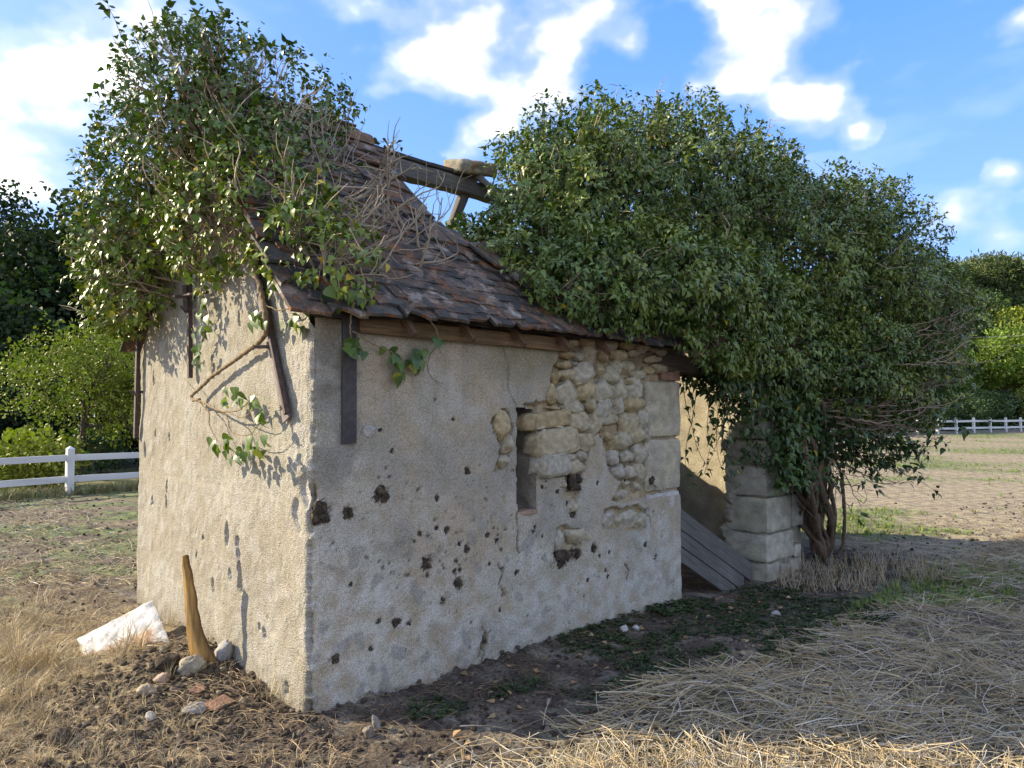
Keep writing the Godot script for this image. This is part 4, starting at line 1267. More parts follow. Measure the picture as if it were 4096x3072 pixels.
func right_ivy() -> void:
	var base := LF * Vector3(6.3, -0.1, 0.0)
	var root := thing("ivy_bush", "huge dense ivy dome swallowing the hut's right half above a tangled trunk", "ivy", base, TURN)
	var tr := Vector3(-6.3, 0.1, 0.0)
	var E := [[Vector3(3.2, 3.35, -1.0), Vector3(1.35, 1.08, 1.1)], [Vector3(4.9, 3.7, -1.1), Vector3(1.8, 1.3, 1.5)], [Vector3(6.6, 3.35, -1.0), Vector3(1.9, 1.35, 1.7)], [Vector3(2.3, 2.78, -0.72), Vector3(0.75, 0.55, 0.8)], [Vector3(3.55, 2.68, 0.05), Vector3(1.65, 0.52, 0.6)], [Vector3(2.45, 2.5, 0.06), Vector3(0.85, 0.36, 0.36)], [Vector3(4.0, 2.25, 0.3), Vector3(0.9, 0.3, 0.25)], [Vector3(7.35, 3.38, -0.6), Vector3(1.7, 1.35, 1.6)], [Vector3(6.8, 2.2, 0.1), Vector3(1.15, 0.75, 0.8)], [Vector3(8.4, 2.8, -0.1), Vector3(1.25, 0.98, 1.15)], [Vector3(7.5, 1.95, 0.35), Vector3(1.0, 0.55, 0.65)], [Vector3(5.3, 2.3, 0.1), Vector3(0.7, 0.65, 0.4)]]
	var xf := []
	var cols := PackedColorArray()
	var twigs := MB.new()
	var rosettes := shell(E, 300.0, func(p: Vector3) -> bool: return not (p.y > 3.22 and p.x < 2.2 + 0.35 * n3(p.y * 2.0, 5, p.z * 2.0) + (-1.0 - p.z) * 0.9) and not (p.y < 2.3 and p.x < 5.0 and p.z < 0.22) and not (p.x > 1.0 and p.x < 5.5 and p.z < -0.4 and p.z > -2.7 and p.y < 2.5) and p.z > -2.9 and not (p.x < 3.3 and p.y < 2.15))
	var count := 0
	for sp in rosettes:
		var p: Vector3 = sp[0]
		var fresh := n3(p.x * 1.6, p.y * 1.6, p.z * 1.6 + 50)
		if p.x < 7.0 and n3(p.x * 3.6, p.y * 3.6, p.z * 3.6) < -0.25 and rng.randf() < 0.75:
			continue
		rosette(xf, cols, p, sp[1], 6, 0.051 + 0.008 * fresh, Color(0.092, 0.142, 0.030).lerp(Color(0.155, 0.198, 0.034), sm(-0.3, 0.35, fresh)), 0.006)
		if rng.randf() < 0.10:
			tube(twigs, PackedVector3Array([p + tr, p - sp[1] * 0.15 + RV(0.05) + tr, p - sp[1] * 0.38 + RV(0.1) + tr]), 0.0025, 0.005, 3, twig_col())
		if rng.randf() < 0.012 and count < 110 and (p.z > -0.6 or p.y > 3.6):     # bare or half bare shoots that reach the surface
			count += 1
			var mb := MB.new()
			var pts := bend_path(p - sp[1] * 0.45, sp[1] + Vector3(0, 0.2, 0), R(0.5, 0.72), 7, 0.3, 0.03)
			var tone := twig_col()
			tube(mb, pts, 0.008, 0.003, 5, tone, 0.2)
			for j in range(3, 8):
				tube(mb, bend_path(pts[j], RV() + sp[1] * 0.8, R(0.08, 0.2), 4, 0.4), 0.004, 0.0018, 4, tone)
			for q in mb.v.size():
				mb.v[q] += tr
			part("branch", mb.mesh(M.twig), root)
	var inner := []
	for e in E:
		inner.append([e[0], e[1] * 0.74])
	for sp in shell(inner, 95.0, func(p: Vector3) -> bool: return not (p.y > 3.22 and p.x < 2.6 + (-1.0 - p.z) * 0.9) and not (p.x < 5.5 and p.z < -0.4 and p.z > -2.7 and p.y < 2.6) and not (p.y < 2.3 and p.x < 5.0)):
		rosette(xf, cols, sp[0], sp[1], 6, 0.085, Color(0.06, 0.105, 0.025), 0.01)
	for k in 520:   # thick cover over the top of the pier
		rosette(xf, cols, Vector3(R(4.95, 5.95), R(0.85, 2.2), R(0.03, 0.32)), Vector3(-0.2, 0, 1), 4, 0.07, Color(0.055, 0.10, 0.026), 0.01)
	# tufts that break the outline
	for e in [[Vector3(3.3, 4.2, -0.9), Vector3(-0.1, 1, 0.1), 0.42], [Vector3(2.65, 3.9, -0.8), Vector3(-0.3, 1, 0.1), 0.4], [Vector3(4.3, 4.65, -0.9), Vector3(0, 1, 0.1), 0.3], [Vector3(5.2, 4.75, -0.9), Vector3(0.1, 1, 0.1), 0.25], [Vector3(6.9, 4.3, -0.6), Vector3(0.6, 1, 0.4), 0.35], [Vector3(7.9, 3.75, -0.5), Vector3(0.8, 0.8, 0.5), 0.4], [Vector3(8.4, 3.3, 0.0), Vector3(1, 0.5, 0.8), 0.4], [Vector3(8.6, 2.9, 0.1), Vector3(1, 0.4, 0.8), 0.4], [Vector3(8.5, 2.6, 0.3), Vector3(1, 0.2, 0.9), 0.4]]:
		var mb := MB.new()
		for rep in 3:
			var pts := bend_path(e[0] + RV(0.12), e[1], e[2] * R(0.6, 1.1), 6, 0.25)
			tube(mb, pts, 0.006, 0.002, 4, twig_col())
			for j in range(2, 7):
				rosette(xf, cols, pts[j], (pts[6] - pts[0]).normalized(), 4, 0.075, Color(0.05, 0.09, 0.03), 0.0)
		for q in mb.v.size():
			mb.v[q] += tr
		part("branch", mb.mesh(M.twig), root)
	# the tangled trunk that climbs the corner
	for k in 26:
		var o := R(0, 40)
		var sp := R(0.3, 1.0)
		var ctrl := [Vector3(6.42, -0.2, -0.02), Vector3(6.30, 0.12, 0.03), Vector3(6.10, 0.45, 0.07), Vector3(5.92, 0.85, 0.09), Vector3(5.82, 1.25, 0.10), Vector3(5.74, 1.7, 0.08), Vector3(5.7, 2.2, 0.0), Vector3(5.6, 2.7, -0.2)]
		var cv := Curve3D.new()
		cv.bake_interval = 0.05
		for q in ctrl.size():
			var wide := lerpf(0.10, 0.42, sqrt(q / 7.0)) * (1.25 if k > 8 else 0.75)
			var off := Vector3(sin(o + q * sp * 1.4), 0.0, 0.55 * cos(o * 1.7 + q * sp * 1.7)) * wide
			if k > 12:
				off.x -= 0.10 * q * 0.35
			cv.add_point(ctrl[q] + off + RV(0.02) + tr, Vector3(0, -0.07, 0), Vector3(0, 0.07, 0))
		var mb := MB.new()
		var r := R(0.010, 0.036)
		tube(mb, cv.get_baked_points(), r * 1.25, r * 0.7, 8, Color(0.23, 0.16, 0.105) * R(0.75, 1.25), 0.5)
		part("stem", mb.mesh(M.bark), root)
	for k in 24:    # thin climbing stems and rootlets round the trunk and down the pier
		var a := Vector3(R(5.1, 6.0), R(0.9, 2.0), R(0.05, 0.14))
		var mb := MB.new()
		tube(mb, _shift(bend_path(a, Vector3(R(-0.4, 0.7), -1, R(-0.1, 0.1)), R(0.4, 0.95), 9, 0.25), tr), R(0.004, 0.009), 0.0025, 5, Color(0.2, 0.15, 0.1))
		part("vine", mb.mesh(M.bark), root)
	# stems that hang in the doorway
	for k in 14:
		var a := Vector3(R(3.75, 5.0), 1.98, R(-0.3, 0.05))
		var pts := bend_path(a, Vector3(R(-0.15, 0.15), -1, 0), R(0.35, 1.15), 9, 0.22)
		var mb := MB.new()
		tube(mb, _shift(pts, tr), 0.004, 0.002, 4, Color(0.14, 0.11, 0.08))
		part("vine", mb.mesh(M.bark), root)
		for j in range(2, 10):
			if rng.randf() < 0.55:
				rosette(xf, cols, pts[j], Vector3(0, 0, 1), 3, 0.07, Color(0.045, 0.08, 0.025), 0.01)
	for k in 620:   # leaves hanging as a curtain over the upper right of the doorway
		var p := Vector3(R(3.75, 5.75), 0, R(-0.25, 0.3))
		p.y = lerpf(2.15, 1.88 - 1.0 * sm(4.0, 5.2, p.x) + 0.3 * n3(p.x * 4, 1, 1), rng.randf())
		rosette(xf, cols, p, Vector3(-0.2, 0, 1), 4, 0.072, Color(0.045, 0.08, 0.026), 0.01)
	# long bare boughs that fan out low on the right
	var tips := [[Vector3(8.0, 2.96, 1.2), 2.35], [Vector3(7.6, 2.54, 1.25), 2.2], [Vector3(7.36, 2.1, 1.02), 2.0], [Vector3(6.64, 1.83, 1.03), 1.7], [Vector3(6.26, 1.09, 0.94), 1.5], [Vector3(5.75, 0.92, 0.69), 1.3], [Vector3(6.3, 1.28, 0.67), 1.5], [Vector3(5.9, 1.28, 0.4), 1.4], [Vector3(7.9, 2.2, 0.9), 2.1], [Vector3(7.2, 1.6, 0.9), 1.8], [Vector3(6.9, 1.3, 0.95), 1.6], [Vector3(8.2, 2.7, 0.9), 2.3]]
	for rep in 4:
		for e in tips:
			var a := Vector3(R(5.6, 6.0), e[1] - 0.25 + R(-0.15, 0.3), R(0.05, 0.2))
			var b: Vector3 = e[0] + RV(0.28 if rep else 0.05)
			var mid := a.lerp(b, 0.5) + Vector3(0, -0.10 + R(-0.1, 0.1), 0.08)
			var cv := Curve3D.new()
			cv.bake_interval = 0.07
			cv.add_point(a, Vector3(), (mid - a) * 0.4)
			cv.add_point(mid, (a - mid) * 0.35 + RV(0.08), (b - mid) * 0.35 + RV(0.08))
			cv.add_point(b, (mid - b) * 0.3 + Vector3(0, -0.15, 0) + RV(0.1), Vector3())
			var pts := cv.get_baked_points()
			for q in pts.size():
				pts[q] += RV(0.012)
			var mb := MB.new()
			var tone := Color(0.26, 0.19, 0.13) * R(0.7, 1.2)
			tube(mb, _shift(pts, tr), R(0.009, 0.017), 0.003, 5, tone, 0.25)
			for j in range(4, pts.size(), 2):
				if rng.randf() < 0.8:
					var sp := bend_path(pts[j], (b - a).normalized() * 0.8 + RV(0.8), R(0.12, 0.38), 5, 0.3, 0.03)
					tube(mb, _shift(sp, tr), 0.004, 0.0016, 3, tone)
					if rng.randf() < 0.42:
						rosette(xf, cols, sp[5], Vector3(0.3, 0.2, 0.6), 5, 0.078, Color(0.045, 0.08, 0.026), 0.01)
			part("branch", mb.mesh(M.twig), root)
	# leafy low skirt on the right
	for k in 190:
		var t := rng.randf()
		var p := Vector3(5.7, 1.35, 0.25).lerp(Vector3(6.5, 1.12, 0.9), t) + Vector3(R(-0.25, 0.25), R(-0.14, 0.22), R(-0.2, 0.2))
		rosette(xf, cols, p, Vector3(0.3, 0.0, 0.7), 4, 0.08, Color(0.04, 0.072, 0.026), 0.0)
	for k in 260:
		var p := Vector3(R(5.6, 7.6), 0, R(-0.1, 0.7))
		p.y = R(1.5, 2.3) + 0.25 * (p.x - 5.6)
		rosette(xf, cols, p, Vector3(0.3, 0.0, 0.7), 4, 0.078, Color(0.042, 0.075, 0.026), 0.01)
	for i in xf.size():
		xf[i].origin += tr
	multi("foliage", root, leaf_mesh(M.ivy, 0.30, 0.3, 0.35), xf, cols)
	part("twigs", twigs.mesh(M.twig), root).set_meta("kind", "stuff")
	print("right ivy leaves ", xf.size(), " shoots ", count)

func _shift(pts: PackedVector3Array, by: Vector3) -> PackedVector3Array:
	var o := PackedVector3Array()
	for p in pts:
		o.append(p + by)
	return o


# ---------------------------------------------------------------- loose things round the hut
func on_ground(l: Vector3) -> Vector3:
	var w := LF * l
	w.y = gh(w.x, w.z) + l.y
	return w

func loose_things() -> void:
	# split slab of wood with the bark on, leaning by the gable
	var mb := MB.new()
	var prof := [Vector3(0.01, 0.0, 0.105), Vector3(-0.035, 0.09, 0.080), Vector3(-0.07, 0.20, 0.062), Vector3(-0.09, 0.34, 0.048), Vector3(-0.105, 0.47, 0.041), Vector3(-0.122, 0.58, 0.030), Vector3(-0.135, 0.66, 0.017)]   # lean, height, half width
	for j in 17:
		var u := j / 16.0
		var f := u * 6.0
		var i0 := mini(5, int(f))
		var pr: Vector3 = prof[i0].lerp(prof[i0 + 1], f - i0)
		var w := pr.z * (1.0 + 0.10 * n3(u * 7, 3, 3))
		var c := Vector3(pr.x + 0.006 * n3(u * 9, 1, 1), pr.y, 0.03 * u)
		for k in 8:
			var a := TAU * k / 8
			var s := Vector3(cos(a) * w, 0, sin(a) * 0.022)
			var bark := absf(cos(a)) > 0.9 or sin(a) < -0.3
			var grain := 0.85 + 0.3 * n3(k * 2, u * 3, 1)
			mb.p(c + s * (1.0 + 0.1 * n3(u * 14, k * 2, 7)), (Color(0.17, 0.085, 0.035) if bark else Color(0.60, 0.35, 0.10)) * grain)
	for j in 16:
		for k in 8:
			var a := j * 8 + k
			var b := j * 8 + (k + 1) % 8
			mb.quad(a, b, b + 8, a + 8)
	var tip := mb.p(mb.v[128] * 0.5 + mb.v[132] * 0.5 + Vector3(0, 0.004, 0), Color(0.4, 0.2, 0.07))
	for k in 8:
		mb.tri(128 + k, 128 + (k + 1) % 8, tip)
	for k in mb.ix.size() / 3:
		var t := mb.ix[k * 3]
		mb.ix[k * 3] = mb.ix[k * 3 + 1]
		mb.ix[k * 3 + 1] = t
	var pl := part("wood_slab", mb.mesh(M.wood2), self, Transform3D(Basis(), on_ground(Vector3(-0.20, -0.06, -1.06))))
	pl.transform = Transform3D(Basis(Vector3.UP, -0.25), on_ground(Vector3(-0.15, -0.03, -1.06)))
	tag(pl, "orange split slab of wood with bark edges standing against the sunlit gable", "wood slab")
	# white painted slab with a bare rusty corner
	var sl := MB.new()
	var nn := 26
	for j in nn + 1:
		for i in nn + 1:
			var u := float(i) / nn
			var w := float(j) / nn
			var x := (u - 0.5) * 0.66
			var z := (w - 0.5) * 0.5
			var edge: float = minf(minf(u, 1 - u), minf(w, 1 - w))
			var n := n3(x * 7, z * 7, 90)
			var col := Color(0.60, 0.615, 0.63) * (0.92 + 0.2 * n)
			var bare := sm(0.50, 0.60, u + 0.10 * w + 0.16 * n + 0.08 * n3(x * 22, z * 22, 91)) * sm(0.05, 0.22, w + 0.1 * n)
			col = col.lerp(Color(0.43, 0.215, 0.125), bare)
			if n3(x * 30, z * 30, 93) > 0.28 and u * 0.5 + w > 0.55:
				col = col.lerp(Color(0.33, 0.27, 0.2), 0.8)
			sl.p(Vector3(x, 0.012 * n - 0.05 * pow(1.0 - minf(1.0, edge * 12.0), 2.0) * 0.3, z), col)
	for j in nn:
		for i in nn:
			var a := j * (nn + 1) + i
			sl.quad(a, a + 1, a + nn + 2, a + nn + 1)
	append(sl, moved(block(Vector3(0.66, 0.05, 0.5), 0.004, 0.015, Color(0.52, 0.44, 0.34), 6), Vector3(0, -0.033, 0)))
	var slab := part("white_slab", sl.mesh(M.slab), self)
	var sb := Vector3(-0.11, 0.31, -2.12)
	var su := (Vector3(-0.17, 0.10, -1.42) - sb)
	var sw := (Vector3(-0.69, -0.05, -1.87) - sb)
	sw = sw - su.normalized() * su.normalized().dot(sw) * 0.9
	var sx := su.normalized()
	var sn := sw.cross(sx).normalized()
	slab.transform = LF * Transform3D(Basis(sx, sn, sx.cross(sn)), sb + su * 0.5 + sw * 0.5)
	tag(slab, "white painted slab with a bare rusty brown corner lying against the gable foot", "slab")
	# stones
	var rocks := [
		["big pale pitted stone at the foot of the orange wood slab", Vector3(-0.24, 0.03, -0.98), Vector3(0.085, 0.06, 0.07), Color(0.46, 0.40, 0.29)],
		["grey lump of mortar leaning on the gable foot, right of the wood slab", Vector3(-0.05, 0.05, -1.02), Vector3(0.045, 0.09, 0.05), Color(0.45, 0.43, 0.40)],
		["upper pinkish stone on the dug soil left of the big pale stone", Vector3(-0.44, 0.025, -0.92), Vector3(0.045, 0.04, 0.035), Color(0.50, 0.36, 0.26)],
		["knobbly beige stone below the pinkish one on the dug soil", Vector3(-0.55, 0.025, -0.80), Vector3(0.05, 0.036, 0.045), Color(0.47, 0.38, 0.27)],
		["flat grey stone beside the terracotta shards near the corner", Vector3(-0.42, 0.012, -0.44), Vector3(0.07, 0.02, 0.05), Color(0.36, 0.33, 0.28)],
		["small white stone nearest the camera on the dug soil", Vector3(-0.63, 0.015, -0.45), Vector3(0.03, 0.024, 0.026), Color(0.55, 0.5, 0.43)],
		["brown clod of earth left of the stones in the dry grass", Vector3(-1.0, 0.02, -0.55), Vector3(0.06, 0.045, 0.055), Color(0.16, 0.12, 0.085)],
		["dark clod of earth beside the big pale stone", Vector3(-0.36, 0.03, -1.10), Vector3(0.075, 0.055, 0.06), Color(0.12, 0.09, 0.06)],
		["left of two small white stones in the weeds by the wall", Vector3(2.38, 0.02, 0.22), Vector3(0.03, 0.024, 0.026), Color(0.6, 0.57, 0.52)],
		["right of two small white stones in the weeds by the wall", Vector3(2.48, 0.02, 0.25), Vector3(0.034, 0.02, 0.026), Color(0.6, 0.57, 0.52)],
		["grey stone on bare soil between the weeds and the straw", Vector3(3.72, 0.015, 0.72), Vector3(0.05, 0.03, 0.04), Color(0.4, 0.38, 0.34)],
		["pale stone standing on end in the dark litter near the hut corner", Vector3(0.20, 0.03, 0.33), Vector3(0.02, 0.045, 0.018), Color(0.42, 0.37, 0.3)],
		["brownish stone beside the pale upright one near the hut corner", Vector3(0.14, 0.02, 0.36), Vector3(0.03, 0.035, 0.026), Color(0.3, 0.25, 0.19)],
	]
	for r in rocks:
		var rm := MB.new()
		rock(rm, Vector3.ZERO, r[2], Basis(Vector3.UP, R(0, 3)) * Basis(Vector3(1, 0, 0), R(-0.3, 0.3)), r[3], 18, 12, 0.75, 0.10, 1.6, 13)
		var o := part("stone" if not r[0].contains("clod") else "earth_clod", rm.mesh(M.clod if r[0].contains("clod") else M.stone), self, Transform3D(Basis(), on_ground(r[1])))
		tag(o, r[0], "stone" if not r[0].contains("clod") else "clod")
	for r in [["larger terracotta shard by the flat grey stone at the corner", Vector3(-0.30, 0.02, -0.42), Vector3(0.14, 0.014, 0.09)], ["smaller terracotta shard above the larger one, near the gable", Vector3(-0.33, 0.02, -0.66), Vector3(0.09, 0.014, 0.06)]]:
		var sh := part("tile_shard", block(r[2], 0.006, 0.005, Color(0.34, 0.19, 0.125), 6).mesh(M.stone), self, Transform3D(Basis(Vector3.UP, R(0, 2)) * Basis(Vector3(1, 0, 0), 0.25), on_ground(r[1])))
		tag(sh, r[0], "tile shard")
	# boards of a fallen door, jammed aslant in the doorway
	var a := LF * Vector3(3.53, 0.93, -0.34)
	var door := thing("fallen_door", "weathered grey boards of a fallen door jammed aslant in the doorway", "door", LF * Vector3(4.3, -0.05, -0.24), TURN)
	var d := Vector3(1.43, -0.86, 0.20)
	var dn := d.normalized()
	var nrm := Vector3(0.0, 0.35, 1.0)
	nrm = (nrm - dn * dn.dot(nrm)).normalized()
	var across := dn.cross(nrm).normalized()
	if across.y > 0:
		across = -across
	var bas := Basis(dn, -across, dn.cross(-across))
	var at := 0.0
	for e in [[0.20, 1.66], [0.15, 1.52], [0.14, 1.36]]:
		var o: Vector3 = Vector3(3.53, 0.93, -0.34) + across * (at + e[0] / 2)
		part("board", bar(e[1], 0.028, e[0], 14, 0.03, Color(0.235, 0.22, 0.195), 0.12).mesh(M.wood), door, Transform3D(bas, o - Vector3(4.3, -0.05, -0.24)))
		at += e[0] + 0.012
	part("ledge", bar(0.5, 0.03, 0.08, 5, 0.04, Color(0.2, 0.19, 0.17), 0.12).mesh(M.wood), door, Transform3D(Basis(across, dn, across.cross(dn)), Vector3(3.53, 0.93, -0.34) + dn * 0.5 - nrm * 0.035 - Vector3(4.3, -0.05, -0.24)))


# ---------------------------------------------------------------- fences
func fence_run(called: String, label: String, a: Vector3, step: Vector3, n: int, kerb := false) -> void:
	var base := Vector3(a.x, gh(a.x, a.z), a.z)
	var f := thing(called, label, "fence", base)
	var ang := atan2(-step.z, step.x)
	var white := Color(0.66, 0.655, 0.64)
	var pm := MB.new()
	append(pm, moved(block(Vector3(0.13, 0.98, 0.13), 0.002, 0.008, white, 4), Vector3(0, 0.42, 0)))
	var q := [pm.p(Vector3(-0.066, 0.90, 0.066), white), pm.p(Vector3(0.066, 0.90, 0.066), white), pm.p(Vector3(0.066, 0.90, -0.066), white), pm.p(Vector3(-0.066, 0.90, -0.066), white), pm.p(Vector3(0, 0.965, 0), white)]
	for k in 4:
		pm.tri(q[k], q[4], q[(k + 1) % 4])
	var post := pm.mesh(M.paint, false)
	for k in n:
		var p := a + step * k
		p.y = gh(p.x, p.z)
		part("post", post, f, Transform3D(Basis(Vector3.UP, ang) * Basis(Vector3(0, 0, 1), R(-0.012, 0.012)), p - base))
		if k < n - 1:
			var p2 := a + step * (k + 1)
			p2.y = gh(p2.x, p2.z)
			var d := p2 - p
			for h in [0.73, 0.31]:
				part("rail", bar(d.length() - 0.10, 0.04, 0.125, 3, 0.004, white, 0.2).mesh(M.paint), f, Transform3D(along(d), p - base + Vector3(0, h, 0) + d.normalized() * 0.05))
			if kerb:
				part("base_slab", bar(d.length() - 0.02, 0.06, 0.30, 2, 0.01, Color(0.25, 0.23, 0.2), 0.1).mesh(M.stone), f, Transform3D(along(d), p - base + Vector3(0, 0.02, -0.03)))


# ---------------------------------------------------------------- trees and shrubs
func tree(called: String, label: String, category: String, x: float, depth: float, h: float, rx: float, trunk_h: float, tone: Color, clump: ArrayMesh, n: int, size := 1.0, group := "", lobes := 16, lean := 0.0, flat := 1.0) -> void:
	var base := Vector3(x, gh(x, -depth), -depth)
	var root := thing(called, label, category, base, 0.0, group)
	var wood := MB.new()
	var tr := h * 0.018 + 0.03
	var top := Vector3(lean, h * 0.72, 0)
	tube(wood, PackedVector3Array([Vector3(0, -0.2, 0), Vector3(lean * 0.2, trunk_h * 0.5, 0.02), Vector3(lean * 0.5, trunk_h, 0), Vector3(lean * 0.8, h * 0.5, 0.1), top]), tr, tr * 0.3, 7, Color(0.12, 0.095, 0.07), 0.15)
	var xf := []
	var cols := PackedColorArray()
	var cy := (h + trunk_h * 0.8) / 2.0
	var ry := (h - trunk_h * 0.8) / 2.0
	var L := []
	for k in lobes:
		var d := sphere_dir()
		d.y = absf(d.y) * 1.0 - 0.35 if k % 3 else d.y
		var c := Vector3(lean * 0.7, cy, 0) + d * Vector3(rx * 0.66, ry * 0.72, rx * 0.66)
		var r := rx * R(0.30, 0.52)
		L.append([c, r, R(0.75, 1.25)])
		if k % 2 == 0:
			var s := Vector3(lean * 0.6, R(trunk_h * 0.8, h * 0.6), 0)
			tube(wood, PackedVector3Array([s, s.lerp(c, 0.5) + RV(0.1 * rx), c]), tr * 0.45, tr * 0.1, 5, Color(0.13, 0.10, 0.075))
	L.append([Vector3(lean * 0.7, cy, 0), rx * 0.6, 0.85])
	var total := 0.0
	for l in L:
		total += l[1] * l[1]
	for l in L:
		var c: Vector3 = l[0]
		for i in int(n * l[1] * l[1] / total):
			var d := sphere_dir()
			var p: Vector3 = c + d * l[1] * Vector3(1, 0.72 * flat, 1) * lerpf(0.6, 1.06, sqrt(rng.randf())) * (1.0 + 0.25 * n3(d.x * 3 + c.x, d.y * 3 + c.y, d.z * 3))
			if p.y < trunk_h * 0.55:
				continue
			var s := size * R(0.7, 1.3)
			xf.append(Transform3D(Basis(Vector3(R(-1, 1), R(-1, 1), R(-1, 1)).normalized(), R(0, TAU)).scaled(Vector3.ONE * s), p))
			var sh: float = l[2] * R(0.75, 1.25)
			cols.append(Color(tone.r * sh * R(0.9, 1.15), tone.g * sh, tone.b * sh))
	part("trunk", wood.mesh(M.bark), root)
	multi("crown", root, clump, xf, cols)

func shrub(called: String, label: String, x: float, depth: float, h: float, r: float, tone: Color, clump: ArrayMesh, n: int, size := 1.0, group := "") -> void:
	var base := Vector3(x, gh(x, -depth), -depth)
	var root := thing(called, label, "shrub", base, 0.0, group)
	var wood := MB.new()
	for k in 9:
		var a := R(0, TAU)
		tube(wood, bend_path(Vector3(cos(a), 0, sin(a)) * r * 0.15, Vector3(cos(a) * 0.6, 1.3, sin(a) * 0.6), h * R(0.5, 0.85), 4, 0.18), 0.014, 0.005, 4, Color(0.16, 0.12, 0.085))
	var xf := []
	var cols := PackedColorArray()
	for i in n:
		var d := sphere_dir()
		var p := Vector3(0, h * 0.55, 0) + d * Vector3(r, h * 0.48, r) * lerpf(0.45, 1.05, sqrt(rng.randf())) * (1.0 + 0.3 * n3(d.x * 2.5 + x, d.y * 2.5, d.z * 2.5))
		var s := size * R(0.7, 1.3)
		xf.append(Transform3D(Basis(sphere_dir(), R(0, TAU)).scaled(Vector3.ONE * s), p))
		var sh := R(0.7, 1.3)
		cols.append(Color(tone.r * sh, tone.g * sh, tone.b * sh))
	part("stems", wood.mesh(M.bark), root)
	multi("foliage", root, clump, xf, cols)

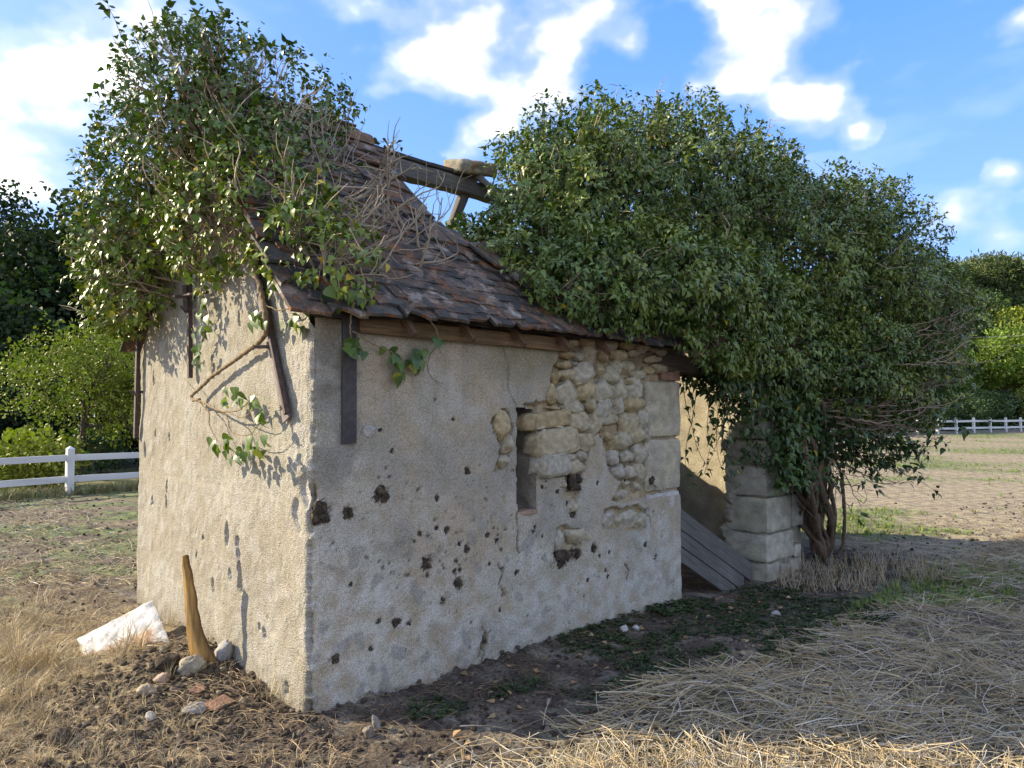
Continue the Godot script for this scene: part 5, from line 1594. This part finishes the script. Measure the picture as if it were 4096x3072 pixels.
func background() -> void:
	fence_run("white_fence", "white two-rail fence by the garden left of the hut", Vector3(-13.04, 0, -8.44), Vector3(1.43, 0, -1.79), 14)
	fence_run("white_fence", "distant white two-rail fence at the far edge of the field on the right", Vector3(2.0, 0, -33.0), Vector3(1.90, 0, 1.0) * 0.0 + Vector3(1.86, 0, -0.42), 9)
	fence_run("white_fence", "distant white fence stretch with a grey kerb under the trees at far right", Vector3(18.7, 0, -36.0), Vector3(1.88, 0, -1.27), 20, true)
	var broad := clump_mesh(M.leaf, 18, 0.145, 0.36, 0.42)
	var small := clump_mesh(M.leaf, 12, 0.085, 0.17, 0.34)
	var needle := clump_mesh(M.leaf, 16, 0.26, 0.32, 0.13)
	# dark wood on the left
	var darkl := Color(0.034, 0.056, 0.020)
	for e in [[-25.5, 27.0, 11.6, 3.6, "leftmost tall dark tree of the wood behind the white garden fence"], [-21.2, 30.0, 12.2, 3.8, "tall dark tree in the wood just left of the ivy outline"], [-17.4, 27.5, 10.9, 3.4, "dark tree at the right end of the left wood, touching the ivy"], [-23.3, 22.5, 7.4, 2.6, "lower dark tree in front of the left wood by the fence"], [-18.2, 22.5, 6.6, 2.5, "lower dark tree between the apple tree and the wood"]]:
		tree("dark_tree", e[4], "tree", e[0], e[1], e[2], e[3], 1.2, darkl * R(0.85, 1.2), broad, 2300, 1.5, "trees of the dark wood", 18)
	for e in [[-30.5, 25.0, 12.0, 4.0, "dark wood tree just past the left edge of the picture"], [-35.0, 21.0, 12.5, 4.0, "dark wood tree farthest past the left edge of the picture"], [-29.0, 33.0, 13.0, 4.0, "dark wood tree behind the leftmost tall one"], [-12.5, 33.0, 10.5, 3.6, "farther dark tree hidden behind the sunlit gable"], [-13.5, 27.5, 8.5, 3.0, "nearer dark tree hidden behind the gable's left edge"]]:
		tree("dark_tree", e[4], "tree", e[0], e[1], e[2], e[3], 1.2, darkl, broad, 1300, 1.7, "trees of the dark wood", 14)
	for e in [[-19.5, 20.5, 2.8, 2.2, "dark hedge bush under the left wood at the picture's left edge"], [-16.2, 21.0, 3.0, 2.2, "dark hedge bush behind the yellow shrub and the apple tree"], [-13.2, 21.5, 2.9, 2.2, "dark hedge bush behind the larger apple tree's trunk"], [-10.4, 22.0, 2.8, 2.2, "dark hedge bush behind the garden bench beside the hut"]]:
		shrub("dark_shrub", e[4], e[0], e[1], e[2], e[3], Color(0.024, 0.038, 0.016), broad, 420, 1.0, "dark hedge behind the garden")
	# apple tree and garden shrubs
	tree("apple_tree", "airy yellow-green apple tree behind the white fence, left of the hut", "tree", -10.6, 17.0, 3.95, 2.15, 1.15, Color(0.21, 0.235, 0.03), small, 820, 1.0, "", 20, 0.25)
	tree("apple_tree", "lower apple tree half hidden by the hut's left edge", "tree", -8.9, 17.6, 3.3, 1.6, 1.0, Color(0.19, 0.215, 0.03), small, 480, 1.0, "", 14, -0.5)
	shrub("yellow_shrub", "low shrub with large yellow-green leaves behind the fence at the left edge", -10.35, 14.9, 1.05, 0.85, Color(0.25, 0.26, 0.035), small, 240, 1.35)
	shrub("green_shrub", "small round green shrub behind the fence below the apple tree", -11.1, 18.6, 1.2, 0.7, Color(0.08, 0.13, 0.05), small, 260, 1.0)
	shrub("green_shrub", "small green shrub beside the hut's left edge in the garden", -9.6, 19.8, 1.3, 0.8, Color(0.09, 0.15, 0.06), small, 260, 1.0)
	# white garden bench and pot
	var bench := thing("garden_bench", "low white garden bench on the lawn behind the fence", "bench", Vector3(-11.6, gh(-11.6, -18.6), -18.6), 0.1)
	part("seat", block(Vector3(1.15, 0.06, 0.36), 0.004, 0.01, Color(0.72, 0.73, 0.72), 4).mesh(M.paint), bench, Transform3D(Basis(), Vector3(0, 0.40, 0)))
	for s in [-0.45, 0.45]:
		part("leg", block(Vector3(0.10, 0.38, 0.32), 0.004, 0.01, Color(0.6, 0.61, 0.6), 3).mesh(M.paint), bench, Transform3D(Basis(), Vector3(s, 0.18, 0)))
	var pot := MB.new()
	tube(pot, PackedVector3Array([Vector3(0, 0, 0), Vector3(0, 0.12, 0), Vector3(0, 0.28, 0), Vector3(0, 0.32, 0), Vector3(0, 0.36, 0)]), 0.15, 0.22, 14, Color(0.33, 0.13, 0.075))
	tag(part("flower_pot", pot.mesh(M.stone), self, Transform3D(Basis(), Vector3(-11.15, gh(-11.15, -18.7) + 0.43, -18.7))), "terracotta pot standing on the white garden bench", "pot")
	# behind the hut and to the right
	var mid := Color(0.075, 0.115, 0.032)
	tree("field_tree", "light green tree seen under the ridge beam through the broken roof, left one", "tree", -5.2, 40.0, 13.9, 3.6, 2.0, mid * 1.25, broad, 2600, 1.3, "trees behind the hut", 18)
	tree("field_tree", "bright green tree seen through the broken roof beside the right ivy", "tree", -1.4, 42.0, 13.4, 3.8, 2.0, mid * 1.5, broad, 2600, 1.3, "trees behind the hut", 18)
	for e in [[3.5, 46.0, 12.5, 4.0, "first broadleaf tree from the left behind the big ivy dome"], [9.0, 48.0, 12.0, 4.2, "second broadleaf tree from the left behind the big ivy dome"], [15.0, 52.0, 12.5, 4.4, "third broadleaf tree from the left behind the big ivy dome"], [21.0, 56.0, 12.0, 4.4, "rightmost broadleaf tree wholly behind the big ivy dome"]]:
		tree("field_tree", e[4], "tree", e[0], e[1], e[2], e[3], 1.4, mid, broad, 1500, 1.7, "trees behind the hut", 15)
	tree("pine_tree", "left of two pines with clumped crowns rising over the right tree line", "pine", 42.0, 66.0, 17.0, 4.2, 8.0, Color(0.12, 0.155, 0.06), needle, 2600, 1.5, "pines at far right", 13, 0.3, 0.8)
	tree("pine_tree", "right of two pines with clumped crowns rising over the right tree line", "pine", 48.0, 68.0, 18.2, 4.4, 8.0, Color(0.115, 0.15, 0.06), needle, 2600, 1.5, "pines at far right", 13, -0.2, 0.8)
	tree("pine_tree", "pine at the very right edge of the tree line", "pine", 54.5, 69.0, 17.3, 4.2, 8.0, Color(0.10, 0.13, 0.04), needle, 2200, 1.5, "pines at far right", 13, 0.0, 0.8)
	for e in [[36.0, 60.0, 11.5, 4.2, "dark broadleaf tree beside the ivy's right edge under the pines"], [42.0, 60.5, 12.4, 4.0, "dark broadleaf tree below the left pine"], [46.5, 62.0, 10.8, 3.6, "shaded broadleaf tree below the right pine, crossed by the wires"]]:
		tree("dark_tree", e[4], "tree", e[0], e[1], e[2], e[3], 1.5, Color(0.070, 0.108, 0.034), broad, 2300, 1.7, "dark trees at far right", 16)
	tree("bright_tree", "sunlit bright green tree in layered boughs behind the far right fence", "tree", 38.6, 54.5, 8.6, 4.4, 1.0, Color(0.16, 0.23, 0.035), broad, 2500, 1.25, "", 22, 0.0, 0.62)
	tree("bright_tree", "sunlit yellow-green tree at the right edge above the fence", "tree", 43.5, 57.5, 12.3, 3.2, 1.0, Color(0.20, 0.24, 0.035), broad, 2200, 1.3, "", 18)
	tree("bright_tree", "bright green tree showing between the low ivy boughs and the fence", "tree", 29.5, 52.0, 8.0, 4.2, 0.8, Color(0.10, 0.155, 0.03), broad, 2200, 1.3, "", 18, 0.0, 0.7)
	tree("bright_tree", "lower green tree showing through the ivy's right fringe", "tree", 23.5, 49.0, 7.2, 3.6, 0.8, Color(0.08, 0.13, 0.03), broad, 1600, 1.3, "", 16)
	for e in [[52.0, 60.0, 11.0, 4.2, "first broadleaf tree past the right edge of the tree line"], [59.0, 62.0, 12.0, 4.6, "second broadleaf tree past the right edge of the tree line"], [67.0, 63.0, 11.5, 4.6, "third broadleaf tree past the right edge of the tree line"], [76.0, 64.0, 12.5, 5.0, "fourth broadleaf tree past the right edge of the tree line"], [86.0, 66.0, 12.0, 5.0, "last broadleaf tree past the right edge of the tree line"]]:
		tree("field_tree", e[4], "tree", e[0], e[1], e[2], e[3], 1.5, mid, broad, 1200, 1.8, "trees past the right edge", 14)
	shrub("round_shrub", "rounded grey-green bush behind the far fence, left of the yellow one", 32.6, 48.0, 2.5, 1.5, Color(0.085, 0.13, 0.045), small, 700, 1.8)
	shrub("dark_shrub", "narrow dark conifer bush between the rounded and the yellow bush", 34.2, 48.6, 2.5, 1.0, Color(0.02, 0.033, 0.015), small, 600, 1.8)
	shrub("yellow_shrub", "feathery yellow-green bush behind the far fence at right", 36.0, 48.4, 2.7, 1.3, Color(0.21, 0.23, 0.05), small, 700, 1.7)
	shrub("green_shrub", "pale green bush at the right edge behind the far fence", 38.0, 49.0, 1.7, 1.2, Color(0.2, 0.22, 0.06), small, 500, 1.8)
	shrub("green_shrub", "dark green hedge bush behind the far fence beside the ivy fringe", 28.5, 45.0, 2.2, 2.0, Color(0.05, 0.085, 0.03), small, 700, 1.9)
	shrub("green_shrub", "green hedge bush behind the far fence seen through the low ivy boughs", 24.0, 42.5, 2.1, 2.2, Color(0.055, 0.09, 0.03), small, 700, 1.9)
	# overhead wires
	for e in [[8.9, "upper of two thin overhead wires before the far trees at right"], [8.2, "lower of two thin overhead wires before the far trees at right"]]:
		var mb := MB.new()
		var pts := PackedVector3Array()
		for k in 21:
			var t := k / 20.0
			pts.append(Vector3(lerpf(14, 62, t), e[0] + lerpf(-1.4, 1.0, t) - 1.2 * sin(t * PI), -52.0))
		tube(mb, pts, 0.014, 0.014, 4, Color(0.45, 0.45, 0.45))
		tag(part("overhead_wire", mb.mesh(M.paint), self), e[1], "wire")


# ---------------------------------------------------------------- straw, grass, litter
func straw_mesh(k: int) -> ArrayMesh:
	var mb := MB.new()
	var pts := PackedVector3Array()
	var kink := R(-0.5, 0.5) if k % 3 == 0 else R(-0.2, 0.2)
	var at := R(0.3, 0.7)
	for j in 7:
		var u := j / 6.0
		pts.append(Vector3(u - 0.5, 0.06 * sin(u * PI) * (1 if k % 2 else -1), kink * maxf(0, u - at) + 0.05 * sin(u * 5 + k)))
	if k >= 5:      # a curled dry leaf instead of a stalk
		for j in 7:
			var w := 0.010 * (1.0 - j / 7.0)
			var tw := j * R(0.1, 0.5)
			mb.p(pts[j] + Vector3(0, cos(tw), sin(tw)) * w, grey(1.05))
			mb.p(pts[j] - Vector3(0, cos(tw), sin(tw)) * w, grey(0.95))
		for j in 6:
			mb.quad(j * 2, j * 2 + 2, j * 2 + 3, j * 2 + 1)
	else:
		tube(mb, pts, R(0.006, 0.0095), R(0.004, 0.007), 4, Color.WHITE)
	return mb.mesh(M.straw)

func ear_mesh() -> ArrayMesh:
	var mb := MB.new()
	tube(mb, PackedVector3Array([Vector3(-0.5, 0, 0), Vector3(0, 0.04, 0), Vector3(0.3, 0.02, 0.02)]), 0.007, 0.006, 4, Color.WHITE)
	for k in 14:
		var u := 0.3 + 0.015 * k
		var s := 1 if k % 2 else -1
		rock(mb, Vector3(u, 0.02 + 0.002 * k, 0.02 + 0.011 * s), Vector3(0.018, 0.009, 0.009), Basis(Vector3.UP, -0.4 * s), Color(0.95, 0.9, 0.8), 5, 3, 1.0, 0.0)
		tube(mb, PackedVector3Array([Vector3(u, 0.02, 0.02 + 0.012 * s), Vector3(u + 0.10, 0.05 + R(-0.02, 0.02), 0.02 + 0.05 * s)]), 0.0014, 0.0007, 3, Color.WHITE)
	return mb.mesh(M.straw)

func blade_tuft(n: int, spread: float, lean: float, w: float) -> ArrayMesh:
	var mb := MB.new()
	for k in n:
		var a := R(0, TAU)
		var d := Vector3(cos(a), 0, sin(a))
		var side := Vector3(-d.z, 0, d.x) * w
		var p := d * R(0, spread)
		var h := R(0.55, 1.0)
		var l := R(0.2, 1.0) * lean
		var col := grey(R(0.75, 1.2))
		var q0 := p + d * l * 0.25 + Vector3(0, h * 0.55, 0)
		var q1 := p + d * l + Vector3(0, h * (1.0 - 0.25 * l), 0)
		var i := [mb.p(p - side, col), mb.p(p + side, col), mb.p(q0 - side * 0.8, col), mb.p(q0 + side * 0.8, col), mb.p(q1, col)]
		mb.quad(i[0], i[2], i[3], i[1])
		mb.tri(i[2], i[4], i[3])
	return mb.mesh(M.straw)

func weed_mesh() -> ArrayMesh:
	var mb := MB.new()
	for k in 9:
		var a := TAU * k / 9 + R(-0.3, 0.3)
		var d := Vector3(cos(a), R(0.3, 1.1), sin(a)).normalized()
		var b := frame(d, Vector3(0, 1, 0) + RV(0.3))
		var s := R(0.6, 1.0)
		var col := grey(R(0.75, 1.25))
		var i := [mb.p(Vector3.ZERO, col), mb.p(b * Vector3(-0.22, 0.55, 0.03) * s, col), mb.p(b * Vector3(0, 1, -0.12) * s, col), mb.p(b * Vector3(0.22, 0.55, 0.03) * s, col)]
		mb.tri(i[0], i[1], i[2])
		mb.tri(i[0], i[2], i[3])
	return mb.mesh(M.leaf)

func lay(called: String, label: String, category: String, meshes: Array, tries: int, make: Callable) -> void:
	var root := thing(called, label, category, Vector3.ZERO, 0.0, "", "stuff")
	var xs := []
	var cs := []
	for k in meshes.size():
		xs.append([])
		cs.append(PackedColorArray())
	for t in tries:
		var got = make.call()
		if got == null:
			continue
		var k := t % meshes.size()
		xs[k].append(got[0])
		cs[k].append(got[1])
	var n := 0
	for k in meshes.size():
		if xs[k].size():
			multi("pieces" if meshes.size() == 1 else "pieces", root, meshes[k], xs[k], cs[k])
			n += xs[k].size()
	print(called, " ", n)

func in_hut(l: Vector3, m := 0.0) -> bool:
	return l.x > -m and l.x < 5.9 + m and l.z < m and l.z > -3.12 - m

func near_point(dmin: float, dmax: float, pw: float) -> Vector3:   # thins out with distance, within the view's width and a margin
	var d := lerpf(dmin, dmax, pow(rng.randf(), pw))
	var x := R(-0.85, 0.85) * d
	return Vector3(x, 0, -d)

func straw_tone() -> Color:
	var c := Color(0.50, 0.40, 0.22).lerp(Color(0.42, 0.30, 0.14), rng.randf())
	return c.lerp(Color(0.55, 0.52, 0.44), pow(rng.randf(), 2.0)) * R(0.62, 1.1)

func litter() -> void:
	var straws := []
	for k in 8:
		straws.append(straw_mesh(k))
	lay("straw", "loose cut straw lying thick over the ground right of the hut", "straw", straws, 60000, func():
		var p := near_point(2.3, 11.0, 1.5)
		var l := to_hut(p)
		var w := straw_here(p.x, p.z)
		var clumpy := 0.35 + 0.9 * sm(-0.25, 0.3, n3(p.x * 1.7, 5, p.z * 1.7))
		if in_hut(l, 0.1) or rng.randf() > w * clumpy:
			return null
		var ln := R(0.14, 0.42)
		var yaw := R(0, TAU) if rng.randf() < 0.6 else R(-0.5, 0.5) + 0.6 + 1.5 * n3(p.x * 0.8, 9, p.z * 0.8)
		var b := Basis(Vector3.UP, yaw) * Basis(Vector3(0, 0, 1), R(-0.22, 0.22)) * Basis(Vector3(1, 0, 0), R(0, TAU))
		p.y = gh(p.x, p.z) + 0.005 + 0.065 * rng.randf() * w
		return [Transform3D(Basis(b.x * ln, b.y * ln * 0.9, b.z * ln * 0.9), p), straw_tone()])
	lay("wheat_ears", "a few cut wheat ears lying on the near straw", "wheat ears", [ear_mesh()], 900, func():
		var p := near_point(2.6, 6.0, 1.0)
		if in_hut(to_hut(p), 0.1) or rng.randf() > straw_here(p.x, p.z) * 0.16:
			return null
		var b := Basis(Vector3.UP, R(0, TAU)) * Basis(Vector3(0, 0, 1), R(-0.1, 0.25))
		p.y = gh(p.x, p.z) + 0.06
		var ln := R(0.25, 0.36)
		return [Transform3D(b.scaled_local(Vector3.ONE * ln), p), straw_tone()])
	lay("stubble_straw", "short straw and stubble scattered across the far field", "stubble", straws, 190000, func():
		var p := near_point(6.5, 46.0, 1.25)
		var l := to_hut(p)
		if in_hut(l, 0.1) or p.x < -0.3 * -p.z - 0.5 and rng.randf() < 0.6:
			return null
		if p.x < -5 and (p.x + 8.75) * 0.78 + (-p.z - 13.81) * 0.62 > -0.1:
			return null
		if straw_here(p.x, p.z) < 0.4 and p.x > -2:
			return null
		var ln := R(0.10, 0.34)
		var b := Basis(Vector3.UP, R(0, TAU)) * Basis(Vector3(0, 0, 1), R(-0.15, 0.25)) * Basis(Vector3(1, 0, 0), R(0, TAU))
		p.y = gh(p.x, p.z) + 0.012
		var fat := 1.0 + -p.z * 0.045
		return [Transform3D(Basis(b.x * ln, b.y * ln * fat, b.z * ln * fat), p), straw_tone() * 0.95])
	# bleached dry grass on the left
	var dry := [blade_tuft(16, 0.16, 0.7, 0.006), blade_tuft(14, 0.12, 1.0, 0.005)]
	lay("dry_grass", "bleached dry grass round the foot of the sunlit gable", "dry grass", dry, 9000, func():
		var p := near_point(3.2, 7.0, 1.0)
		var l := to_hut(p)
		if l.x > -0.03 or l.z > 1.2 or p.x > -0.2:
			return null
		var heap := exp(-(Vector2(l.x + 0.45, l.z + 0.7).length_squared()) / 0.35)
		var w := sm(0.3, -0.3, l.x + 0.55 + 0.3 * n3(p.x, 3, p.z) - 0.10 * absf(l.z + 1.4)) * (1.0 - heap) * sm(-3.7, -2.7, l.z)
		if rng.randf() > w + 0.04:
			return null
		var h := R(0.05, 0.16) * (1.0 + 1.1 * sm(0.1, 0.4, n3(p.x * 1.6, 8, p.z * 1.6)))
		p.y = gh(p.x, p.z) - 0.01
		var c := Color(0.50, 0.385, 0.20).lerp(Color(0.58, 0.48, 0.3), rng.randf()) * R(0.75, 1.1)
		var lean := Basis(Vector3(R(-1, 1), 0, R(-1, 1)).normalized(), R(0.0, 0.7))
		return [Transform3D((lean * Basis(Vector3.UP, R(0, TAU))).scaled_local(Vector3(h * 1.2, h, h * 1.2)), p), c])
	lay("tall_dry_stalks", "tall thin orange dry stalks at the left edge", "dry stalks", straws, 700, func():
		var p := near_point(3.3, 5.6, 1.0)
		var l := to_hut(p)
		if l.x > -0.75 or l.z > 0.4 or p.x > -1.9 or rng.randf() > 0.15 + sm(0.0, 0.4, n3(p.x * 2, 18, p.z * 2)):
			return null
		var ln := R(0.22, 0.5)
		var b := Basis(Vector3.UP, R(0, TAU)) * Basis(Vector3(0, 0, 1), R(0.75, 1.5))
		p.y = gh(p.x, p.z)
		p += b.x * ln * 0.45
		return [Transform3D(Basis(b.x * ln, b.y * ln * 0.5, b.z * ln * 0.5), p), Color(0.52, 0.36, 0.15) * R(0.8, 1.2)])
	lay("dry_litter", "broken straw and root litter strewn over the dug soil", "litter", straws, 26000, func():
		var p := near_point(2.9, 7.5, 1.0)
		var l := to_hut(p)
		if in_hut(l, 0.02):
			return null
		var w := 0.0
		if l.x < 0 and p.x < 0.2:
			w = 0.9 * sm(0.9, 0.3, l.z)
		elif l.z > 0 and l.z < 0.9 and l.x < 5.5:
			w = 0.75 * sm(0.95, 0.1, l.z) * (1.0 if l.x < 1.5 else 0.6)
		if rng.randf() > w:
			return null
		var ln := R(0.04, 0.2)
		var b := Basis(Vector3.UP, R(0, TAU)) * Basis(Vector3(0, 0, 1), R(-0.3, 0.3))
		p.y = gh(p.x, p.z) + R(0.003, 0.02)
		var dark: bool = l.z > 0.02 and l.x > 0
		return [Transform3D(Basis(b.x * ln, b.y * 0.16, b.z * 0.16), p), (Color(0.25, 0.17, 0.10) if dark else Color(0.42, 0.31, 0.18)) * R(0.5, 1.3)])
	# stones and crumbs
	var crumbs := []
	for k in 3:
		var mb := MB.new()
		rock(mb, Vector3(k * 3, 0, 0), Vector3(1, 0.7, 0.85), Basis(), Color.WHITE, 8, 6, 0.8, 0.15, 1.5, 9)
		moved(mb, Vector3(-k * 3, 0, 0))
		crumbs.append(mb.mesh(M.clod))
	lay("soil_crumbs", "crumbs of earth and small pale stones on the bare soil", "soil crumbs", crumbs, 34000, func():
		var p := near_point(2.4, 14.0, 1.6)
		if rng.randf() < 0.10:
			p = LF * Vector3(R(-1.1, 0.0), 0, R(-1.5, 0.4))
			p.y = 0
		var l := to_hut(p)
		if in_hut(l, 0.0):
			return null
		var heap := exp(-(Vector2(l.x + 0.5, l.z + 0.75).length_squared()) / 0.5)
		var w := 0.12 + heap + (0.5 if l.z > 0 and l.z < 1.3 and l.x > -0.3 else 0.0) + (0.25 if p.x < -3 and p.z < -5.5 else 0.0) - (0.11 if p.x > 0 and p.z < -6.0 else 0.0)
		if rng.randf() > w:
			return null
		var s := 0.004 + 0.016 * pow(rng.randf(), 3.0) * (1.0 + 0.035 * -p.z) * (1.1 if heap > 0.3 else 1.0)
		p.y = gh(p.x, p.z) + s * 0.25
		var pale := rng.randf() < (0.13 if heap > 0.2 or l.z > 0 else 0.05)
		var c := (Color(0.48, 0.41, 0.32) if pale else Color(0.15, 0.115, 0.085)) * R(0.6, 1.2)
		return [Transform3D(Basis(Vector3.UP, R(0, TAU)).scaled_local(Vector3.ONE * s), p), c])
	# green
	lay("green_grass", "patches of fresh green grass in the field", "grass", [blade_tuft(12, 0.3, 0.5, 0.03), blade_tuft(9, 0.25, 0.7, 0.035)], 40000, func():
		var p := near_point(4.5, 38.0, 1.5)
		var l := to_hut(p)
		if in_hut(l, 0.05) or l.x > -1 and l.z < 1.0 and l.x < 7:
			return null
		var n := n3(p.x * 0.5, 8, p.z * 1.1) if p.x < -1 else n3(p.x * 0.16 + 9, 2, p.z * 0.3)
		if p.x < -2.0:
			n += 0.26 * sm(-0.2, 0.2, n3(p.x * 0.25, 88, p.z * 0.9)) + 0.05
		if rng.randf() > sm(0.05, 0.35, n + 0.25 * n3(p.x * 3, 5, p.z * 3)) * 0.8 + 0.015:
			return null
		var h := R(0.04, 0.10) * (1.0 + -p.z * 0.012)
		p.y = gh(p.x, p.z) - 0.005
		return [Transform3D(Basis(Vector3.UP, R(0, TAU)).scaled_local(Vector3(h * 1.3, h, h * 1.3)), p), Color(0.15, 0.26, 0.045).lerp(Color(0.25, 0.3, 0.08), rng.randf()) * R(0.7, 1.15)])
	lay("weeds", "low dark green weeds on the shaded soil along the front wall", "weeds", [weed_mesh(), weed_mesh(), blade_tuft(7, 0.5, 0.8, 0.05)], 45000, func():
		var l := Vector3(R(0.4, 6.4), 0, R(0.02, 1.5))
		var p := LF * l
		var w := sm(0.0, 0.3, n3(l.x * 1.0 + 3, 4, l.z * 1.8) + 0.22 - 0.5 * absf(l.z - 0.42) + 0.3 * sm(1.6, 2.6, l.x) - 0.5 * sm(4.2, 5.2, l.x) - 0.45 * sm(1.4, 0.7, l.x) + 0.2 * n3(l.x * 6, 1, l.z * 6))
		if l.x > 2.9 and l.x < 3.6 and l.z < 0.22:
			w = 0.9
		if rng.randf() > w * 0.5 * (0.35 + 0.9 * sm(-0.2, 0.25, n3(l.x * 5.0, 77, l.z * 5.0))):
			return null
		p.y = gh(p.x, p.z)
		var s := R(0.012, 0.034) * (1.5 if l.x > 2.9 and l.x < 3.6 and l.z < 0.25 else 1.0)
		p.y += R(0, s * 0.5)
		return [Transform3D(Basis(Vector3.UP, R(0, TAU)).scaled_local(Vector3.ONE * s), p), Color(0.042, 0.075, 0.026).lerp(Color(0.08, 0.105, 0.045), rng.randf()) * R(0.7, 1.2)])
	# standing stubble in the shade right of the trunk and on the lit bank in front
	lay("stubble", "upright cut wheat stalks in tufts right of the ivy trunk and on the near bank", "stubble", straws, 2600, func():
		var c: Vector3
		var r: float
		if rng.randf() < 0.45:
			c = Vector3(3.45, 0, -7.2)
			r = 0.5
		else:
			c = Vector3(R(0.1, 1.9), 0, R(-3.15, -2.75))
			r = 0.15
		var p := c + Vector3(R(-r, r) * 1.6, 0, R(-r, r))
		if n3(p.x * 3, 2, p.z * 3) < -0.1:
			return null
		var ln := R(0.08, 0.26) if r > 0.3 else R(0.06, 0.15)
		var b := Basis(Vector3.UP, R(0, TAU)) * Basis(Vector3(0, 0, 1), R(1.0, 1.57))
		p.y = gh(p.x, p.z)
		p += b.x * ln * 0.42
		return [Transform3D(Basis(b.x * ln, b.y * 0.28, b.z * 0.28), p), straw_tone()])
	# fallen leaves
	lay("fallen_leaves", "brown and yellow fallen ivy leaves on the shaded soil", "fallen leaves", [leaf_mesh(M.straw, 0.4, 0.3, 0.3)], 700, func():
		var l := Vector3(R(0.3, 7.0), 0, R(0.1, 1.6))
		if rng.randf() > 0.35:
			return null
		var p := LF * l
		p.y = gh(p.x, p.z) + 0.012
		var s := R(0.03, 0.06)
		var b := frame(Vector3(R(-1, 1), R(-0.1, 0.3), R(-1, 1)), Vector3(0, 1, 0) + RV(0.4))
		return [Transform3D(b.scaled_local(Vector3.ONE * s), p), Color(0.30, 0.17, 0.07).lerp(Color(0.42, 0.32, 0.16), rng.randf()) * R(0.5, 1.1)])
	# rough grass at the foot of the left fence
	lay("fence_grass", "dry and green rough grass along the foot of the left fence", "grass", [blade_tuft(12, 0.3, 0.6, 0.025)], 1500, func():
		var t := R(-0.3, 9.0)
		var p := Vector3(-10.18, 0, -12.02) + Vector3(1.43, 0, -1.79) * t + Vector3(R(-0.35, 0.35), 0, R(-0.35, 0.35))
		p.y = gh(p.x, p.z)
		var h := R(0.10, 0.30)
		return [Transform3D(Basis(Vector3.UP, R(0, TAU)).scaled_local(Vector3(h, h, h)), p), Color(0.34, 0.28, 0.14).lerp(Color(0.14, 0.19, 0.06), rng.randf()) * R(0.7, 1.1)])


func _ready() -> void:
	rng.seed = 20240
	nz.seed = 3
	nz.noise_type = FastNoiseLite.TYPE_SIMPLEX_SMOOTH
	nz.frequency = 1.0
	nz.fractal_octaves = 2
	nf.seed = 8
	nf.noise_type = FastNoiseLite.TYPE_SIMPLEX_SMOOTH
	nf.frequency = 0.35
	nf.fractal_octaves = 3

	# camera, sky, sun, exposure
	var cam := Camera3D.new()
	cam.name = "camera"
	cam.fov = 57.87
	cam.near = 0.05
	cam.far = 600.0
	cam.position = EYE
	cam.rotation = Vector3(deg_to_rad(2.5), 0, 0)
	add_child(cam)
	var env := Environment.new()
	env.background_mode = Environment.BG_SKY
	env.sky = Sky.new()
	env.sky.sky_material = make_sky()
	env.background_energy_multiplier = 1.0
	env.tonemap_mode = Environment.TONE_MAPPER_LINEAR
	env.tonemap_exposure = 2.95
	env.sdfgi_enabled = true
	env.ssao_enabled = true
	env.ssil_enabled = true
	var we := WorldEnvironment.new()
	we.name = "world_environment"
	we.environment = env
	add_child(we)
	var sun := DirectionalLight3D.new()
	sun.name = "sun"
	sun.light_color = Color(1.0, 0.93, 0.80)
	sun.light_energy = 1.15
	sun.light_angular_distance = 0.5
	sun.shadow_enabled = true
	add_child(sun)
	sun.look_at_from_position(Vector3.ZERO, -sun_from(), Vector3.UP)

	materials()
	ground()
	var hut := thing("stone_hut", "small ruined rendered stone hut with a broken tiled roof and slit window", "hut", CORNER, TURN)
	front_wall(hut)
	gable_wall(hut)
	other_walls(hut)
	roof(hut)
	left_ivy()
	right_ivy()
	loose_things()
	background()
	litter()
	clean(self)
